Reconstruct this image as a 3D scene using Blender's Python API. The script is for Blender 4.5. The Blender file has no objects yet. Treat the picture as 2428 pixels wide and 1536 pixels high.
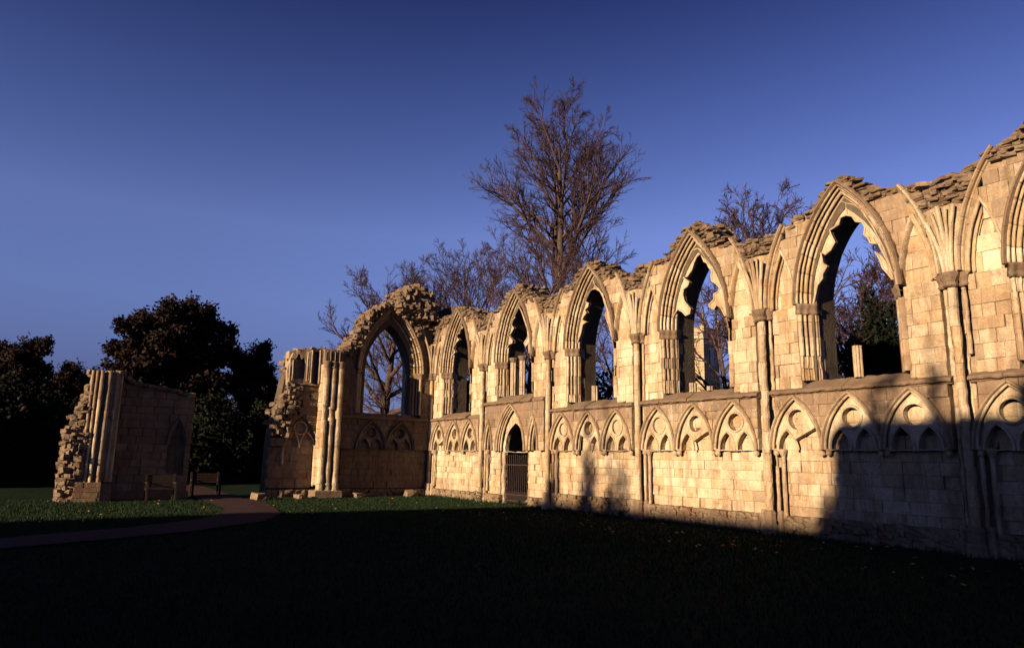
import bpy, math, random
import numpy as np
from mathutils import Vector, Matrix, noise
from mathutils.geometry import delaunay_2d_cdt
R = math.radians
rnd = random.Random(11)
S = bpy.context.scene

# ------------------------------------------------------------------ camera
EYE = 1.65
cd = bpy.data.cameras.new('camera'); cam = bpy.data.objects.new('camera', cd)
S.collection.objects.link(cam); S.camera = cam
cd.sensor_width = 36.0; cd.lens = 36.0 * 1696 / 2428
cd.clip_start = 0.05; cd.clip_end = 3000
M = Matrix(((0.54814567, 0.14667833, 0.82342079, 0), (0.83620713, -0.11629071, -0.53594225, 0),
            (0.01714507, 0.98232476, -0.18639772, EYE), (0, 0, 0, 1)))
cam.matrix_world = M

# ------------------------------------------------------------------ sky, sun, exposure
SUN_EL, SUN_AZ = 13.0, 9.0          # low winter sun, a little east of square to the long wall
w = bpy.data.worlds.new('World'); S.world = w; w.use_nodes = True
nt = w.node_tree; nt.nodes.clear()
wo = nt.nodes.new('ShaderNodeOutputWorld'); bg = nt.nodes.new('ShaderNodeBackground')
sky = nt.nodes.new('ShaderNodeTexSky'); sky.sky_type = 'NISHITA'; sky.sun_disc = False
sky.sun_elevation = R(SUN_EL); sky.sun_rotation = R(180 - SUN_AZ)
sky.altitude = 100; sky.air_density = 1.0; sky.dust_density = 0.0; sky.ozone_density = 4.0
tint = nt.nodes.new('ShaderNodeMix'); tint.data_type = 'RGBA'; tint.blend_type = 'MULTIPLY'
tint.inputs[0].default_value = 1.0; tint.inputs[7].default_value = (1.03, 0.69, 0.85, 1)
gam = nt.nodes.new('ShaderNodeGamma'); gam.inputs[1].default_value = 1.2
nt.links.new(sky.outputs[0], gam.inputs[0]); nt.links.new(gam.outputs[0], tint.inputs[6]); 
tc = nt.nodes.new('ShaderNodeTexCoord'); sx = nt.nodes.new('ShaderNodeSeparateXYZ'); nt.links.new(tc.outputs['Generated'], sx.inputs[0])
grad = nt.nodes.new('ShaderNodeValToRGB'); nt.links.new(sx.outputs[2], grad.inputs[0]); ge = grad.color_ramp.elements
ge[0].position = 0.0; ge[0].color = (0.30, 0.34, 0.52, 1); ge[1].position = 0.60; ge[1].color = (0.32, 0.32, 0.47, 1)
for p_, c_ in ((0.10, (0.40, 0.41, 0.56, 1)), (0.20, (0.92, 0.86, 0.90, 1)), (0.30, (1.24, 1.10, 1.06, 1)), (0.45, (0.78, 0.74, 0.82, 1))):
    e_ = ge.new(p_); e_.color = c_
mul = nt.nodes.new('ShaderNodeMix'); mul.data_type = 'RGBA'; mul.blend_type = 'MULTIPLY'; mul.inputs[0].default_value = 1.0
nt.links.new(tint.outputs[2], mul.inputs[6]); nt.links.new(grad.outputs[0], mul.inputs[7]); nt.links.new(mul.outputs[2], bg.inputs[0])
bg.inputs[1].default_value = 0.05
nt.links.new(bg.outputs[0], wo.inputs[0])
sd = bpy.data.lights.new('sun', 'SUN'); sun = bpy.data.objects.new('sun', sd)
S.collection.objects.link(sun); sd.energy = 5.0; sd.angle = R(0.55); sd.color = (1.0, 0.765, 0.50)
sdir = Vector((-math.sin(R(SUN_AZ)) * math.cos(R(SUN_EL)), math.cos(R(SUN_AZ)) * math.cos(R(SUN_EL)), -math.sin(R(SUN_EL))))
sun.rotation_euler = sdir.to_track_quat('-Z', 'Y').to_euler(); sun.location = (5, -40, 30)
vs = S.view_settings; vs.view_transform = 'Standard'; vs.look = 'None'; vs.gamma = 1; vs.exposure = 1.27
vs.use_curve_mapping = False
S.cycles.use_adaptive_sampling = True; S.cycles.diffuse_bounces = 1

# ------------------------------------------------------------------ materials
def nmat(name):
    m = bpy.data.materials.new(name); m.use_nodes = True
    t = m.node_tree; b = t.nodes['Principled BSDF']
    return m, t, b
def N(t, typ, **k):
    n = t.nodes.new(typ)
    for a, v in k.items(): setattr(n, a, v)
    return n
def noise_n(t, vec, scale, detail=4, rough=0.6, dist=0.0):
    n = N(t, 'ShaderNodeTexNoise'); n.inputs['Scale'].default_value = scale; n.inputs['Detail'].default_value = detail
    n.inputs['Roughness'].default_value = rough; n.inputs['Distortion'].default_value = dist
    t.links.new(vec, n.inputs['Vector']); return n.outputs['Fac']
def mapr(t, v, a, b, c=0.0, d=1.0):
    n = N(t, 'ShaderNodeMapRange'); t.links.new(v, n.inputs[0])
    for i, x in enumerate((a, b, c, d)): n.inputs[1 + i].default_value = x
    return n.outputs[0]
def math_n(t, op, a, b):
    n = N(t, 'ShaderNodeMath', operation=op)
    for i, x in enumerate((a, b)):
        if isinstance(x, (int, float)): n.inputs[i].default_value = x
        else: t.links.new(x, n.inputs[i])
    return n.outputs[0]
def mixc(t, fac, a, b, mode='MIX'):
    n = N(t, 'ShaderNodeMix', data_type='RGBA', blend_type=mode)
    for i, x in ((0, fac), (6, a), (7, b)):
        if isinstance(x, (int, float)): n.inputs[i].default_value = x
        elif isinstance(x, tuple): n.inputs[i].default_value = (*x, 1)
        else: t.links.new(x, n.inputs[i])
    return n.outputs[2]
def ramp(t, v, stops):
    n = N(t, 'ShaderNodeValToRGB'); t.links.new(v, n.inputs[0]); e = n.color_ramp.elements
    while len(e) < len(stops): e.new(0.5)
    for el, (p, c) in zip(e, stops): el.position = p; el.color = (*c, 1)
    return n.outputs[0]

def stone_mat(name, gain=1.0, wbias=0.0, red=0.0, pit=1.0, weathercol=(0.165, 0.118, 0.082)):
    m, t, b = nmat(name)
    geo = N(t, 'ShaderNodeNewGeometry'); pos = geo.outputs['Position']
    at = N(t, 'ShaderNodeAttribute', attribute_name='tint'); sep = N(t, 'ShaderNodeSeparateColor'); t.links.new(at.outputs['Color'], sep.inputs[0])
    oi = N(t, 'ShaderNodeObjectInfo')
    big = noise_n(t, pos, 0.9, 4, 0.6); med = noise_n(t, pos, 5.0, 6, 0.7, 0.6); fine = noise_n(t, pos, 38, 5, 0.75)
    wide = noise_n(t, pos, 1.3, 7, 0.75, 0.8)
    r0 = math_n(t, 'ADD', math_n(t, 'MULTIPLY', sep.outputs[0], 0.8), math_n(t, 'ADD', math_n(t, 'MULTIPLY', math_n(t, 'SUBTRACT', med, 0.5), 0.5), math_n(t, 'MULTIPLY', math_n(t, 'SUBTRACT', wide, 0.30), 0.7)))
    g = gain * 0.76
    col = ramp(t, r0, [(0.0, (0.61 * g, 0.49 * g, 0.33 * g)), (0.30, (0.67 * g, 0.57 * g, 0.42 * g)), (0.52, (0.57 * g, 0.46 * g, 0.31 * g)),
                       (0.74, (0.50 * g, 0.34 * g, 0.185 * g)), (0.88, (0.41 * g, 0.31 * g, 0.2 * g)), (1.0, (0.31 * g, 0.26 * g, 0.2 * g))])
    col = mixc(t, mapr(t, big, 0.38, 0.66, 0, 0.6), col, (0.52 * g, 0.35 * g, 0.21 * g))
    # lime bloom, soot and lichen
    blo = noise_n(t, pos, 2.6, 6, 0.72, 1.0)
    col = mixc(t, mapr(t, blo, 0.58, 0.75, 0, 0.5), col, (0.68 * g, 0.6 * g, 0.46 * g))
    mp = N(t, 'ShaderNodeMapping'); mp.inputs['Scale'].default_value = (6, 6, 0.9); t.links.new(pos, mp.inputs[0])
    streak = noise_n(t, mp.outputs[0], 1.3, 5, 0.7)
    wv = math_n(t, 'ADD', sep.outputs[1], wbias)
    wmask = math_n(t, 'MULTIPLY', wv, mapr(t, math_n(t, 'ADD', math_n(t, 'MULTIPLY', streak, 0.6), math_n(t, 'MULTIPLY', med, 0.4)), 0.36, 0.58, 0.45, 1.4))
    nz = N(t, 'ShaderNodeSeparateXYZ'); t.links.new(geo.outputs['Normal'], nz.inputs[0])
    up = mapr(t, nz.outputs[2], 0.35, 0.8, 0, 0.75)
    wm = N(t, 'ShaderNodeClamp'); t.links.new(math_n(t, 'MAXIMUM', wmask, up), wm.inputs[0])
    col = mixc(t, wm.outputs[0], col, weathercol)
    rs = noise_n(t, pos, 1.15, 3, 0.6, 0.8)
    col = mixc(t, mapr(t, rs, 0.66 - red * 0.25, 0.76 - red * 0.2, 0, 0.5 + 0.3 * red), col, (0.36 * g, 0.14 * g, 0.075 * g))
    col = mixc(t, 1.0, col, ramp(t, fine, [(0.25, (0.62, 0.6, 0.58)), (0.6, (1.05, 1.04, 1.03))]), 'MULTIPLY')
    cr = noise_n(t, pos, 3.3, 7, 0.62, 0.4); crk = mapr(t, math_n(t, 'ABSOLUTE', math_n(t, 'SUBTRACT', cr, 0.5), 0.0), 0.0, 0.013, 1, 0)
    crk = math_n(t, 'MULTIPLY', crk, mapr(t, big, 0.48, 0.62, 0, 1))
    col = mixc(t, math_n(t, 'MULTIPLY', crk, 0.75), col, (0.10, 0.07, 0.045))
    mot = noise_n(t, pos, 1.7, 8, 0.78, 0.3)
    col = mixc(t, 1.0, col, ramp(t, mot, [(0.30, (0.42, 0.37, 0.33)), (0.45, (0.93, 0.91, 0.88)), (0.55, (1.04, 1.04, 1.03)), (0.70, (1.2, 1.22, 1.25))]), 'MULTIPLY')
    # black gypsum crusts and run-off stains, in patches
    mp2 = N(t, 'ShaderNodeMapping'); mp2.inputs['Scale'].default_value = (3.2, 3.2, 0.55); t.links.new(pos, mp2.inputs[0])
    crust = noise_n(t, mp2.outputs[0], 0.9, 8, 0.74, 0.5)
    col = mixc(t, mapr(t, math_n(t, 'ADD', crust, math_n(t, 'MULTIPLY', wv, 0.07)), 0.50, 0.60, 0, 0.60), col, (0.24 * g, 0.15 * g, 0.095 * g))
    sp = noise_n(t, pos, 14, 3, 0.8)
    col = mixc(t, mapr(t, sp, 0.66, 0.74, 0, 0.65 * pit), col, (0.12, 0.095, 0.07))
    t.links.new(col, b.inputs['Base Color']); b.inputs['Roughness'].default_value = 0.93
    b.inputs['Specular IOR Level'].default_value = 0.15
    bh = math_n(t, 'ADD', math_n(t, 'MULTIPLY', fine, 0.35), math_n(t, 'ADD', math_n(t, 'MULTIPLY', sp, -0.55 * pit), math_n(t, 'MULTIPLY', med, 1.2)))
    bp = N(t, 'ShaderNodeBump'); bp.inputs['Strength'].default_value = 0.7; bp.inputs['Distance'].default_value = 0.03
    t.links.new(bh, bp.inputs['Height']); t.links.new(bp.outputs[0], b.inputs['Normal'])
    return m
LIME = stone_mat('limestone')
WEATH = stone_mat('weathered_and_shaded_limestone', 0.72, 0.5)
SHADESTONE = stone_mat('shade_dark_stone', 0.3, 0.3, weathercol=(0.03, 0.026, 0.022))  # near-black colour carries the shade on buttresses seen through the windows
MORTAR = stone_mat('mortar_and_core', 0.34, 0.3, weathercol=(0.06, 0.05, 0.04))  # core colour darkened too, for the shade in the window reveals
RUB = stone_mat('rubble_stone', 0.58, 0.45, pit=1.5)
WSHADE = stone_mat('shaded_brown_limestone', 0.50, 0.25, red=0.3)  # brown limestone, darkened in colour to carry the end wall's shade
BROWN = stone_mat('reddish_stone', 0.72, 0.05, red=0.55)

def plain_mat(name, col, rough=0.9, var=0.25, scale=8, spec=0.2, metal=0.0, bump=0.3):
    m, t, b = nmat(name)
    geo = N(t, 'ShaderNodeNewGeometry'); f = noise_n(t, geo.outputs['Position'], scale, 5, 0.7)
    c = mixc(t, 1.0, col, ramp(t, f, [(0.3, (1 - var * 1.6,) * 3), (0.7, (1 + var,) * 3)]), 'MULTIPLY')
    t.links.new(c, b.inputs['Base Color']); b.inputs['Roughness'].default_value = rough
    b.inputs['Specular IOR Level'].default_value = spec; b.inputs['Metallic'].default_value = metal
    bp = N(t, 'ShaderNodeBump'); bp.inputs['Strength'].default_value = bump; bp.inputs['Distance'].default_value = 0.02
    t.links.new(f, bp.inputs['Height']); t.links.new(bp.outputs[0], b.inputs['Normal'])
    return m
BARK = plain_mat('bark', (0.060, 0.038, 0.032), 0.95, 0.3, 5)
TWIG = plain_mat('twig_bark', (0.040, 0.021, 0.026), 0.95, 0.2, 3)
IRON = plain_mat('rusty_iron', (0.035, 0.016, 0.012), 0.7, 0.4, 12, 0.4)
WOOD = plain_mat('weathered_wood', (0.026, 0.015, 0.011), 0.85, 0.3, 10)
WHITE = plain_mat('white_paint', (0.75, 0.74, 0.7), 0.5, 0.05)
ROOF = plain_mat('slate_roof', (0.07, 0.07, 0.08), 0.8)
GLASS = plain_mat('dark_window_glass', (0.02, 0.02, 0.025), 0.15, 0.1, 1, 0.5)
def leaf_mat(name, stops, trans=0.15):
    m, t, b = nmat(name)
    at = N(t, 'ShaderNodeAttribute', attribute_name='tint'); sep = N(t, 'ShaderNodeSeparateColor'); t.links.new(at.outputs['Color'], sep.inputs[0])
    c = ramp(t, sep.outputs[0], stops); t.links.new(c, b.inputs['Base Color'])
    b.inputs['Roughness'].default_value = 0.8; b.inputs['Specular IOR Level'].default_value = 0.08
    return m
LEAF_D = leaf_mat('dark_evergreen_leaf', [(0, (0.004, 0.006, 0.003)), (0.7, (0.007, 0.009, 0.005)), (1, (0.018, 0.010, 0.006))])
LEAF_C = leaf_mat('copper_autumn_leaf', [(0, (0.010, 0.007, 0.006)), (0.6, (0.018, 0.010, 0.008)), (1, (0.034, 0.014, 0.009))])
LEAF_R = leaf_mat('russet_leaf', [(0, (0.03, 0.013, 0.010)), (0.6, (0.06, 0.022, 0.013)), (1, (0.14, 0.04, 0.018))])
LEAF_F = leaf_mat('fallen_leaf', [(0, (0.14, 0.06, 0.02)), (0.5, (0.30, 0.15, 0.03)), (1, (0.40, 0.29, 0.08))])
GRASSB = leaf_mat('grass_blade', [(0, (0.005, 0.013, 0.006)), (0.7, (0.011, 0.023, 0.009)), (1, (0.028, 0.032, 0.014))])

def ground_mat():
    m, t, b = nmat('lawn')
    geo = N(t, 'ShaderNodeNewGeometry'); p = geo.outputs['Position']
    a = noise_n(t, p, 0.5, 5, 0.65); f = noise_n(t, p, 14, 5, 0.8)
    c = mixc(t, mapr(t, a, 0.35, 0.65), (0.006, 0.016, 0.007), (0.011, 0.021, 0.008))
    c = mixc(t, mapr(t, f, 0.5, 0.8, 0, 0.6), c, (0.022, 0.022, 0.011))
    t.links.new(c, b.inputs['Base Color']); b.inputs['Roughness'].default_value = 0.95; b.inputs['Specular IOR Level'].default_value = 0.05
    bp = N(t, 'ShaderNodeBump'); bp.inputs['Strength'].default_value = 0.9; bp.inputs['Distance'].default_value = 0.06
    t.links.new(f, bp.inputs['Height']); t.links.new(bp.outputs[0], b.inputs['Normal'])
    return m
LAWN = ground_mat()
PATHM = plain_mat('reddish_gravel', (0.044, 0.022, 0.020), 0.95, 0.35, 25, 0.1, 0, 0.6)

# ------------------------------------------------------------------ mesh helpers
COL = S.collection
def mk(name, V, F, mat, parent=None, tint=None, smooth=False, **props):
    V = np.asarray(V, dtype=np.float64).reshape(-1, 3)
    c = (V.min(0) + V.max(0)) / 2 if len(V) else np.zeros(3)
    me = bpy.data.meshes.new(name); me.from_pydata((V - c).tolist(), [], F)
    if tint is not None:
        a = me.color_attributes.new('tint', 'FLOAT_COLOR', 'POINT')
        tt = np.ones((len(V), 4), dtype=np.float32)
        tt[:, :3] = np.asarray(tint, dtype=np.float32)
        a.data.foreach_set('color', tt.ravel())
    if smooth: me.polygons.foreach_set('use_smooth', [True] * len(me.polygons))
    me.materials.append(mat); me.update()
    o = bpy.data.objects.new(name, me); COL.objects.link(o)
    o.location = c.tolist()
    if parent is not None:
        o.parent = parent; o.matrix_parent_inverse = world_of(parent).inverted()
    for k, v in props.items(): o[k] = v
    return o
def world_of(o):
    m = o.matrix_basis.copy()
    if o.parent is not None: m = world_of(o.parent) @ o.matrix_parent_inverse @ m
    return m
def empty(name, loc, label, cat, group=None, rz=0):
    o = bpy.data.objects.new(name, None); COL.objects.link(o); o.location = loc; o.rotation_euler = (0, 0, rz); o.empty_display_size = 0.3
    o['label'] = label; o['category'] = cat
    if group: o['group'] = group
    return o
class MB:
    def __init__(s): s.V = []; s.F = []; s.T = []
    def add(s, V, F, t=(0.3, 0, 0)):
        n = len(s.V); s.V += list(V); s.F += [tuple(i + n for i in f) for f in F]
        s.T += ([t] * len(V)) if not isinstance(t, list) else t
    def build(s, name, mat, parent=None, smooth=False, **p):
        return mk(name, s.V, s.F, mat, parent, s.T if len(s.T) == len(s.V) else None, smooth, **p) if s.V else None
def fr_main(u, v, z): return (u, 15.0 + v, z)
def fr_west(u, v, z): return (-29.75 - v, u, z)
def nd(p, amp, f=5.0):
    a = noise.noise_vector(Vector((p[0] * f, p[1] * f, p[2] * f)))
    b = noise.noise_vector(Vector((p[0] * f * 3.1 + 7, p[1] * f * 3.1, p[2] * f * 3.1)))
    return (p[0] + amp * (a[0] + 0.5 * b[0]), p[1] + amp * (a[1] + 0.5 * b[1]), p[2] + amp * (a[2] + 0.5 * b[2]))

def lancet(hw, rise, zs, zsill=-9):
    r = (hw * hw + rise * rise) / (2 * hw)
    def f(z):
        if z < zsill - 1e-6: return 0.0
        if z <= zs: return hw
        d = z - zs
        if d >= rise: return 0.0
        return max(0.0, hw - (r - math.sqrt(max(0, r * r - d * d))))
    return f

# ---- single stones cut to the curves of the openings they meet
def block_mesh(fr, poly, vf, vb, bev=0.012, gap=0.005, tilt=0.012, rough=0.0):
    cx = sum(p[0] for p in poly) / len(poly); cz = sum(p[1] for p in poly) / len(poly)
    def ins(d):
        out = []
        for (a, b) in poly:
            L = math.hypot(a - cx, b - cz) or 1e-6; k = max(0.15, 1 - d / L)
            out.append((cx + (a - cx) * k, cz + (b - cz) * k))
        return out
    A = ins(gap); B = ins(gap + bev); n = len(poly)
    ta, tb = rnd.uniform(-tilt, tilt), rnd.uniform(-tilt, tilt)
    w = max(abs(p[0] - cx) for p in poly) + 1e-3; h = max(abs(p[1] - cz) for p in poly) + 1e-3
    V = [fr(a, vb, b) for a, b in A]
    V += [fr(a, vf + bev, b) for a, b in A]
    j = lambda: rnd.uniform(-rough, rough)
    V += [fr(a + j(), vf + ta * (a - cx) / w + tb * (b - cz) / h + j(), b + j() * 0.5) for a, b in B]
    F = []
    for i in range(n):
        k = (i + 1) % n
        F.append((i, k, n + k, n + i)); F.append((n + i, n + k, 2 * n + k, 2 * n + i))
    # front with a slightly raised centre
    V.append(fr(cx, vf - (0.006 + rough * 0.8) + j(), cz)); c = len(V) - 1
    for i in range(n): F.append((2 * n + i, 2 * n + (i + 1) % n, c))
    return V, F
def row_stones(zlist, u0, u1, ops, vf, lens, top=None, depth=0.30, jit=0.009, rough=0.005, weather=None, skip=None, u0f=None, u1f=None):
    out = []
    for i in range(len(zlist) - 1):
        za, zb = zlist[i], zlist[i + 1]; K = 5
        zs = [za + (zb - za) * k / K for k in range(K + 1)]
        L = [[] for _ in range(K + 1)]
        act = [(c, f) for c, f in ops if any(f(z) > 0.01 for z in zs)]
        act.sort(key=lambda x: x[0])
        nb = len(act)
        for s in range(nb + 1):
            def lf(z, s=s): return ((u0f(z) if u0f else u0) if s == 0 else act[s - 1][0] + act[s - 1][1](z))
            def rf(z, s=s): return ((u1f(z) if u1f else u1) if s == nb else act[s][0] - act[s][1](z))
            lo = min(lf(z) for z in zs); hi = max(rf(z) for z in zs)
            if hi - lo < 0.03: continue
            cuts = [lo]; x = lo + rnd.uniform(0.4, 1) * lens[0]
            while x < hi - lens[0] * 0.45:
                cuts.append(x); x += rnd.uniform(*lens)
            cuts.append(hi)
            for a, b in zip(cuts[:-1], cuts[1:]):
                zt = zb
                if top is not None:
                    tz = top((a + b) / 2)
                    if tz < za + 0.05: continue
                    zt = min(zb, max(tz, za + 0.06))
                curved = any(abs(lf(z) - lf(za)) > 1e-4 or abs(rf(z) - rf(za)) > 1e-4 for z in zs)
                zz = [za + (zt - za) * k / K for k in range(K + 1)] if curved else [za, zt]
                pts = [(z, max(a, lf(z)), min(b, rf(z))) for z in zz]
                pts = [p for p in pts if p[2] - p[1] > 0.012]
                if len(pts) < 2 or max(p[2] - p[1] for p in pts) < 0.035 or pts[-1][0] - pts[0][0] < 0.03: continue
                poly = [(p[1], p[0]) for p in pts] + [(p[2], p[0]) for p in reversed(pts)]
                cu = sum(p[0] for p in poly) / len(poly); cz = sum(p[1] for p in poly) / len(poly)
                if skip and skip(cu, cz): continue
                W = weather(cu, cz) if weather else 0.1
                ar = (zt - za) * (sum(p[2] - p[1] for p in pts) / len(pts))
                out.append(dict(poly=poly, vf=vf + rnd.uniform(-jit, jit) + (rnd.uniform(0.012, 0.05) if rnd.random() < 0.13 else 0), vb=vf + depth,
                                t=(min(1, max(0, rnd.gauss(0.36 + (0.02 * (cu + 13) if cu > -13 else 0), 0.26))), max(0, min(1.2, W + rnd.uniform(-0.12, 0.12))), rnd.random()),  # tint also darkens the right bays, painting their dimmer light
                                rough=rough, area=ar, c=(cu, cz)))
    return out
def emit_stones(recs, fr, parent, mat, limit, name='stone', stuffname='ashlar_masonry', bev=0.012, gap=0.005, tilt=0.01):
    def key(r):
        p = fr(r['c'][0], 0, r['c'][1]); d2 = p[0] ** 2 + p[1] ** 2
        return -r['area'] / d2
    recs.sort(key=key); mb = MB()
    for i, r in enumerate(recs):
        V, F = block_mesh(fr, r['poly'], r['vf'], r['vb'], bev, gap, tilt, r['rough'])
        if i < limit: mk(name, V, F, mat, parent, [r['t']] * len(V))
        else: mb.add(V, F, r['t'])
    if mb.V: mb.build(stuffname, mat, parent, kind='stuff')
def courses(z0, z1, h):
    out = [z0]
    while out[-1] < z1 - h * 0.7: out.append(out[-1] + h * rnd.uniform(0.85, 1.15))
    k = (z1 - z0) / (out[-1] - z0)
    return [z0 + (z - z0) * k for z in out]

# ---- plates (tracery, walls with holes)
def plate(fr, outline, holes, v0, v1, amp=0.0, sub=0.0, t=(0.3, 0.1, 0), fine=None):
    def dens(P):
        if not sub: return P
        out = []
        for i in range(len(P)):
            a, b = P[i], P[(i + 1) % len(P)]; n = max(1, int(math.hypot(a[0] - b[0], a[1] - b[1]) / sub))
            out += [(a[0] + (b[0] - a[0]) * k / n, a[1] + (b[1] - a[1]) * k / n) for k in range(n)]
        return out
    loops = [dens(list(outline))] + [dens(list(h)) for h in holes]
    vs_, es, n0 = [], [], 0
    for L in loops:
        vs_ += [Vector(p) for p in L]; n = len(L)
        es += [(n0 + i, n0 + (i + 1) % n) for i in range(n)]; n0 += n
    ov, oe, of, *_ = delaunay_2d_cdt(vs_, es, [], 2 if False else 0, 1e-5)
    def inside(x, y, P):
        c = False; j = len(P) - 1
        for i in range(len(P)):
            if (P[i][1] > y) != (P[j][1] > y) and x < (P[j][0] - P[i][0]) * (y - P[i][1]) / (P[j][1] - P[i][1]) + P[i][0]: c = not c
            j = i
        return c
    keep = []
    for f in of:
        cx = sum(ov[i][0] for i in f) / len(f); cy = sum(ov[i][1] for i in f) / len(f)
        if inside(cx, cy, loops[0]) and not any(inside(cx, cy, h) for h in loops[1:]): keep.append(tuple(f))
    V, F = [], []; n = len(ov)
    for v in (v0, v1):
        for p in ov:
            q = fr(p[0], v, p[1]); V.append(nd(q, amp, 4) if amp else q)
    edge = {}
    for f in keep:
        F.append(f); F.append(tuple(n + i for i in reversed(f)))
        for i in range(len(f)):
            a, b = f[i], f[(i + 1) % len(f)]
            edge[(a, b)] = edge.get((a, b), 0) + 1
    for (a, b) in edge:
        if (b, a) not in edge: F.append((b, a, n + a, n + b))
    return V, F, [t] * len(V)

# ---- swept mouldings round a pointed arch or up a jamb
def prof_rolls(n0, v0, n1, v1, rolls, r=0.05, dip=0.05, seg=5):
    L = math.hypot(n1 - n0, v1 - v0); dn, dv = (n1 - n0) / L, (v1 - v0) / L
    out = []; pitch = L / rolls
    for k in range(rolls):
        c = pitch * (k + 0.5); rr = r * (1.15 if k % 2 == 0 else 0.75)
        out.append((c - pitch * 0.5, -dip * 0.6))
        out.append((c - rr * 1.05, -dip))
        for j in range(seg + 1):
            a = math.pi * j / seg
            out.append((c - rr * math.cos(a), rr * 0.9 * math.sin(a)))
        out.append((c + rr * 1.05, -dip))
    out.append((L, 0.0))
    return [(n0 + s * dn + o * dv, v0 + s * dv - o * dn) for s, o in out]
def arch_piece(fr, c, zs, hw, rise, prof, side, t0, t1, step=0.07, amp=0.006, t=(0.3, 0.1, 0), gap=0.004, shift=(0, 0)):
    r = (hw * hw + rise * rise) / (2 * hw); off = r - hw
    n = max(2, int(r * math.acos(off / r) * (t1 - t0) / step)); g = gap / max(0.1, r)
    V, F = [], []; m = len(prof)
    for i in range(n + 1):
        tt = t0 + (t1 - t0) * i / n; tt = min(max(tt, t0 + (g if t0 > 0 else 0)), t1 - g)
        for (nn, v) in prof:
            rr = r - nn
            th = tt * math.acos(min(1, off / rr))
            u = rr * math.cos(th) - off; z = zs + rr * math.sin(th)
            p = fr(c + side * u + shift[0], v + shift[1], z)
            V.append(nd(p, amp) if amp else p)
    for i in range(n):
        for j in range(m - 1):
            a = i * m + j; q = (a, a + 1, a + m + 1, a + m)
            F.append(q if side > 0 else q[::-1])
    F.append(tuple(range(m))); F.append(tuple(range(n * m, n * m + m))[::-1])
    return V, F, [t] * len(V)
def jamb_piece(fr, c, hw, prof, side, z0, z1, step=0.09, amp=0.008, t=(0.3, 0.1, 0), shift=(0, 0)):
    n = max(2, int((z1 - z0) / step)); V, F = [], []; m = len(prof)
    for i in range(n + 1):
        z = z0 + (z1 - z0) * i / n
        for (nn, v) in prof:
            p = fr(c + side * (hw - nn) + shift[0], v + shift[1], z); V.append(nd(p, amp) if amp else p)
    for i in range(n):
        for j in range(m - 1):
            a = i * m + j; q = (a, a + 1, a + m + 1, a + m); F.append(q if side > 0 else q[::-1])
    F.append(tuple(range(m))); F.append(tuple(range(n * m, n * m + m))[::-1])
    return V, F, [t] * len(V)
def tube(fr, path, rad, k=8, amp=0.0, t=(0.3, 0.1, 0), cap=True):
    """path of (u,v,z); rad number or list"""
    P = [Vector(fr(*p)) for p in path]; n = len(P)
    if not isinstance(rad, (list, tuple)): rad = [rad] * n
    V, F = [], []
    d0 = (P[1] - P[0]).normalized(); x = d0.orthogonal().normalized()
    for i in range(n):
        d = (P[min(i + 1, n - 1)] - P[max(i - 1, 0)]).normalized()
        x = (x - d * x.dot(d)).normalized(); y = d.cross(x)
        for j in range(k):
            a = 2 * math.pi * j / k; q = P[i] + (x * math.cos(a) + y * math.sin(a)) * rad[i]
            V.append(nd(q, amp, 5) if amp else tuple(q))
    for i in range(n - 1):
        for j in range(k):
            a = i * k + j; b = i * k + (j + 1) % k; F.append((a, b, b + k, a + k))
    if cap: F.append(tuple(range(k))[::-1]); F.append(tuple(range((n - 1) * k, n * k)))
    return V, F, [t] * len(V)
def box(fr, u0, u1, v0, v1, z0, z1, bev=0.0, amp=0.0, t=(0.3, 0.1, 0)):
    b = bev; V = []
    for (z, e) in ((z0, b), (z0 + b, 0), (z1 - b, 0), (z1, b)) if b else ((z0, 0), (z1, 0)):
        for (u, v) in ((u0 + e, v0 + e), (u1 - e, v0 + e), (u1 - e, v1 - e), (u0 + e, v1 - e)):
            p = fr(u, v, z); V.append(nd(p, amp, 3) if amp else p)
    m = len(V) // 4; F = [(3, 2, 1, 0), tuple(range(4 * m - 4, 4 * m))]
    for i in range(m - 1):
        for j in range(4): F.append((i * 4 + j, i * 4 + (j + 1) % 4, i * 4 + 4 + (j + 1) % 4, i * 4 + 4 + j))
    return V, F, [t] * len(V)

# ---- rough field stones
def rough_stone_mesh(seed):
    r = random.Random(seed); V = []; idx = {}
    F = []
    def vid(p):
        if p not in idx:
            idx[p] = len(V); q = Vector(p); L = max(abs(q.x), abs(q.y), abs(q.z)); q2 = q.normalized() * 0.62
            q = q * 0.5 * 0.86 + q2 * 0.16
            V.append((q.x + r.uniform(-.11, .11), q.y + r.uniform(-.11, .11), q.z + r.uniform(-.10, .10)))
        return idx[p]
    for ax in range(3):
        for s in (-1, 1):
            for i in (-1, 0):
                for j in (-1, 0):
                    q = []
                    for (a, b) in ((i, j), (i + 1, j), (i + 1, j + 1), (i, j + 1)):
                        p = [0, 0, 0]; p[ax] = s; p[(ax + 1) % 3] = a; p[(ax + 2) % 3] = b; q.append(vid(tuple(p)))
                    F.append(tuple(q) if s > 0 else tuple(q[::-1]))
    return V, F
RS = [rough_stone_mesh(i) for i in range(8)]
RSM = []
def rs_meshes(mat, tag):
    out = []
    for i, (V, F) in enumerate(RS):
        for k in range(3):
            me = bpy.data.meshes.new('rough_stone'); me.from_pydata(V, [], F)
            a = me.color_attributes.new('tint', 'FLOAT_COLOR', 'POINT')
            tt = [x for _ in V for x in ((0.2 + 0.3 * k + 0.02 * i) % 1.0, 0.25 + 0.25 * ((i + k) % 3), 0.5, 1)]
            a.data.foreach_set('color', tt); me.materials.append(mat); out.append(me)
    return out
RSR = rs_meshes(RUB, 'r')
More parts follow.
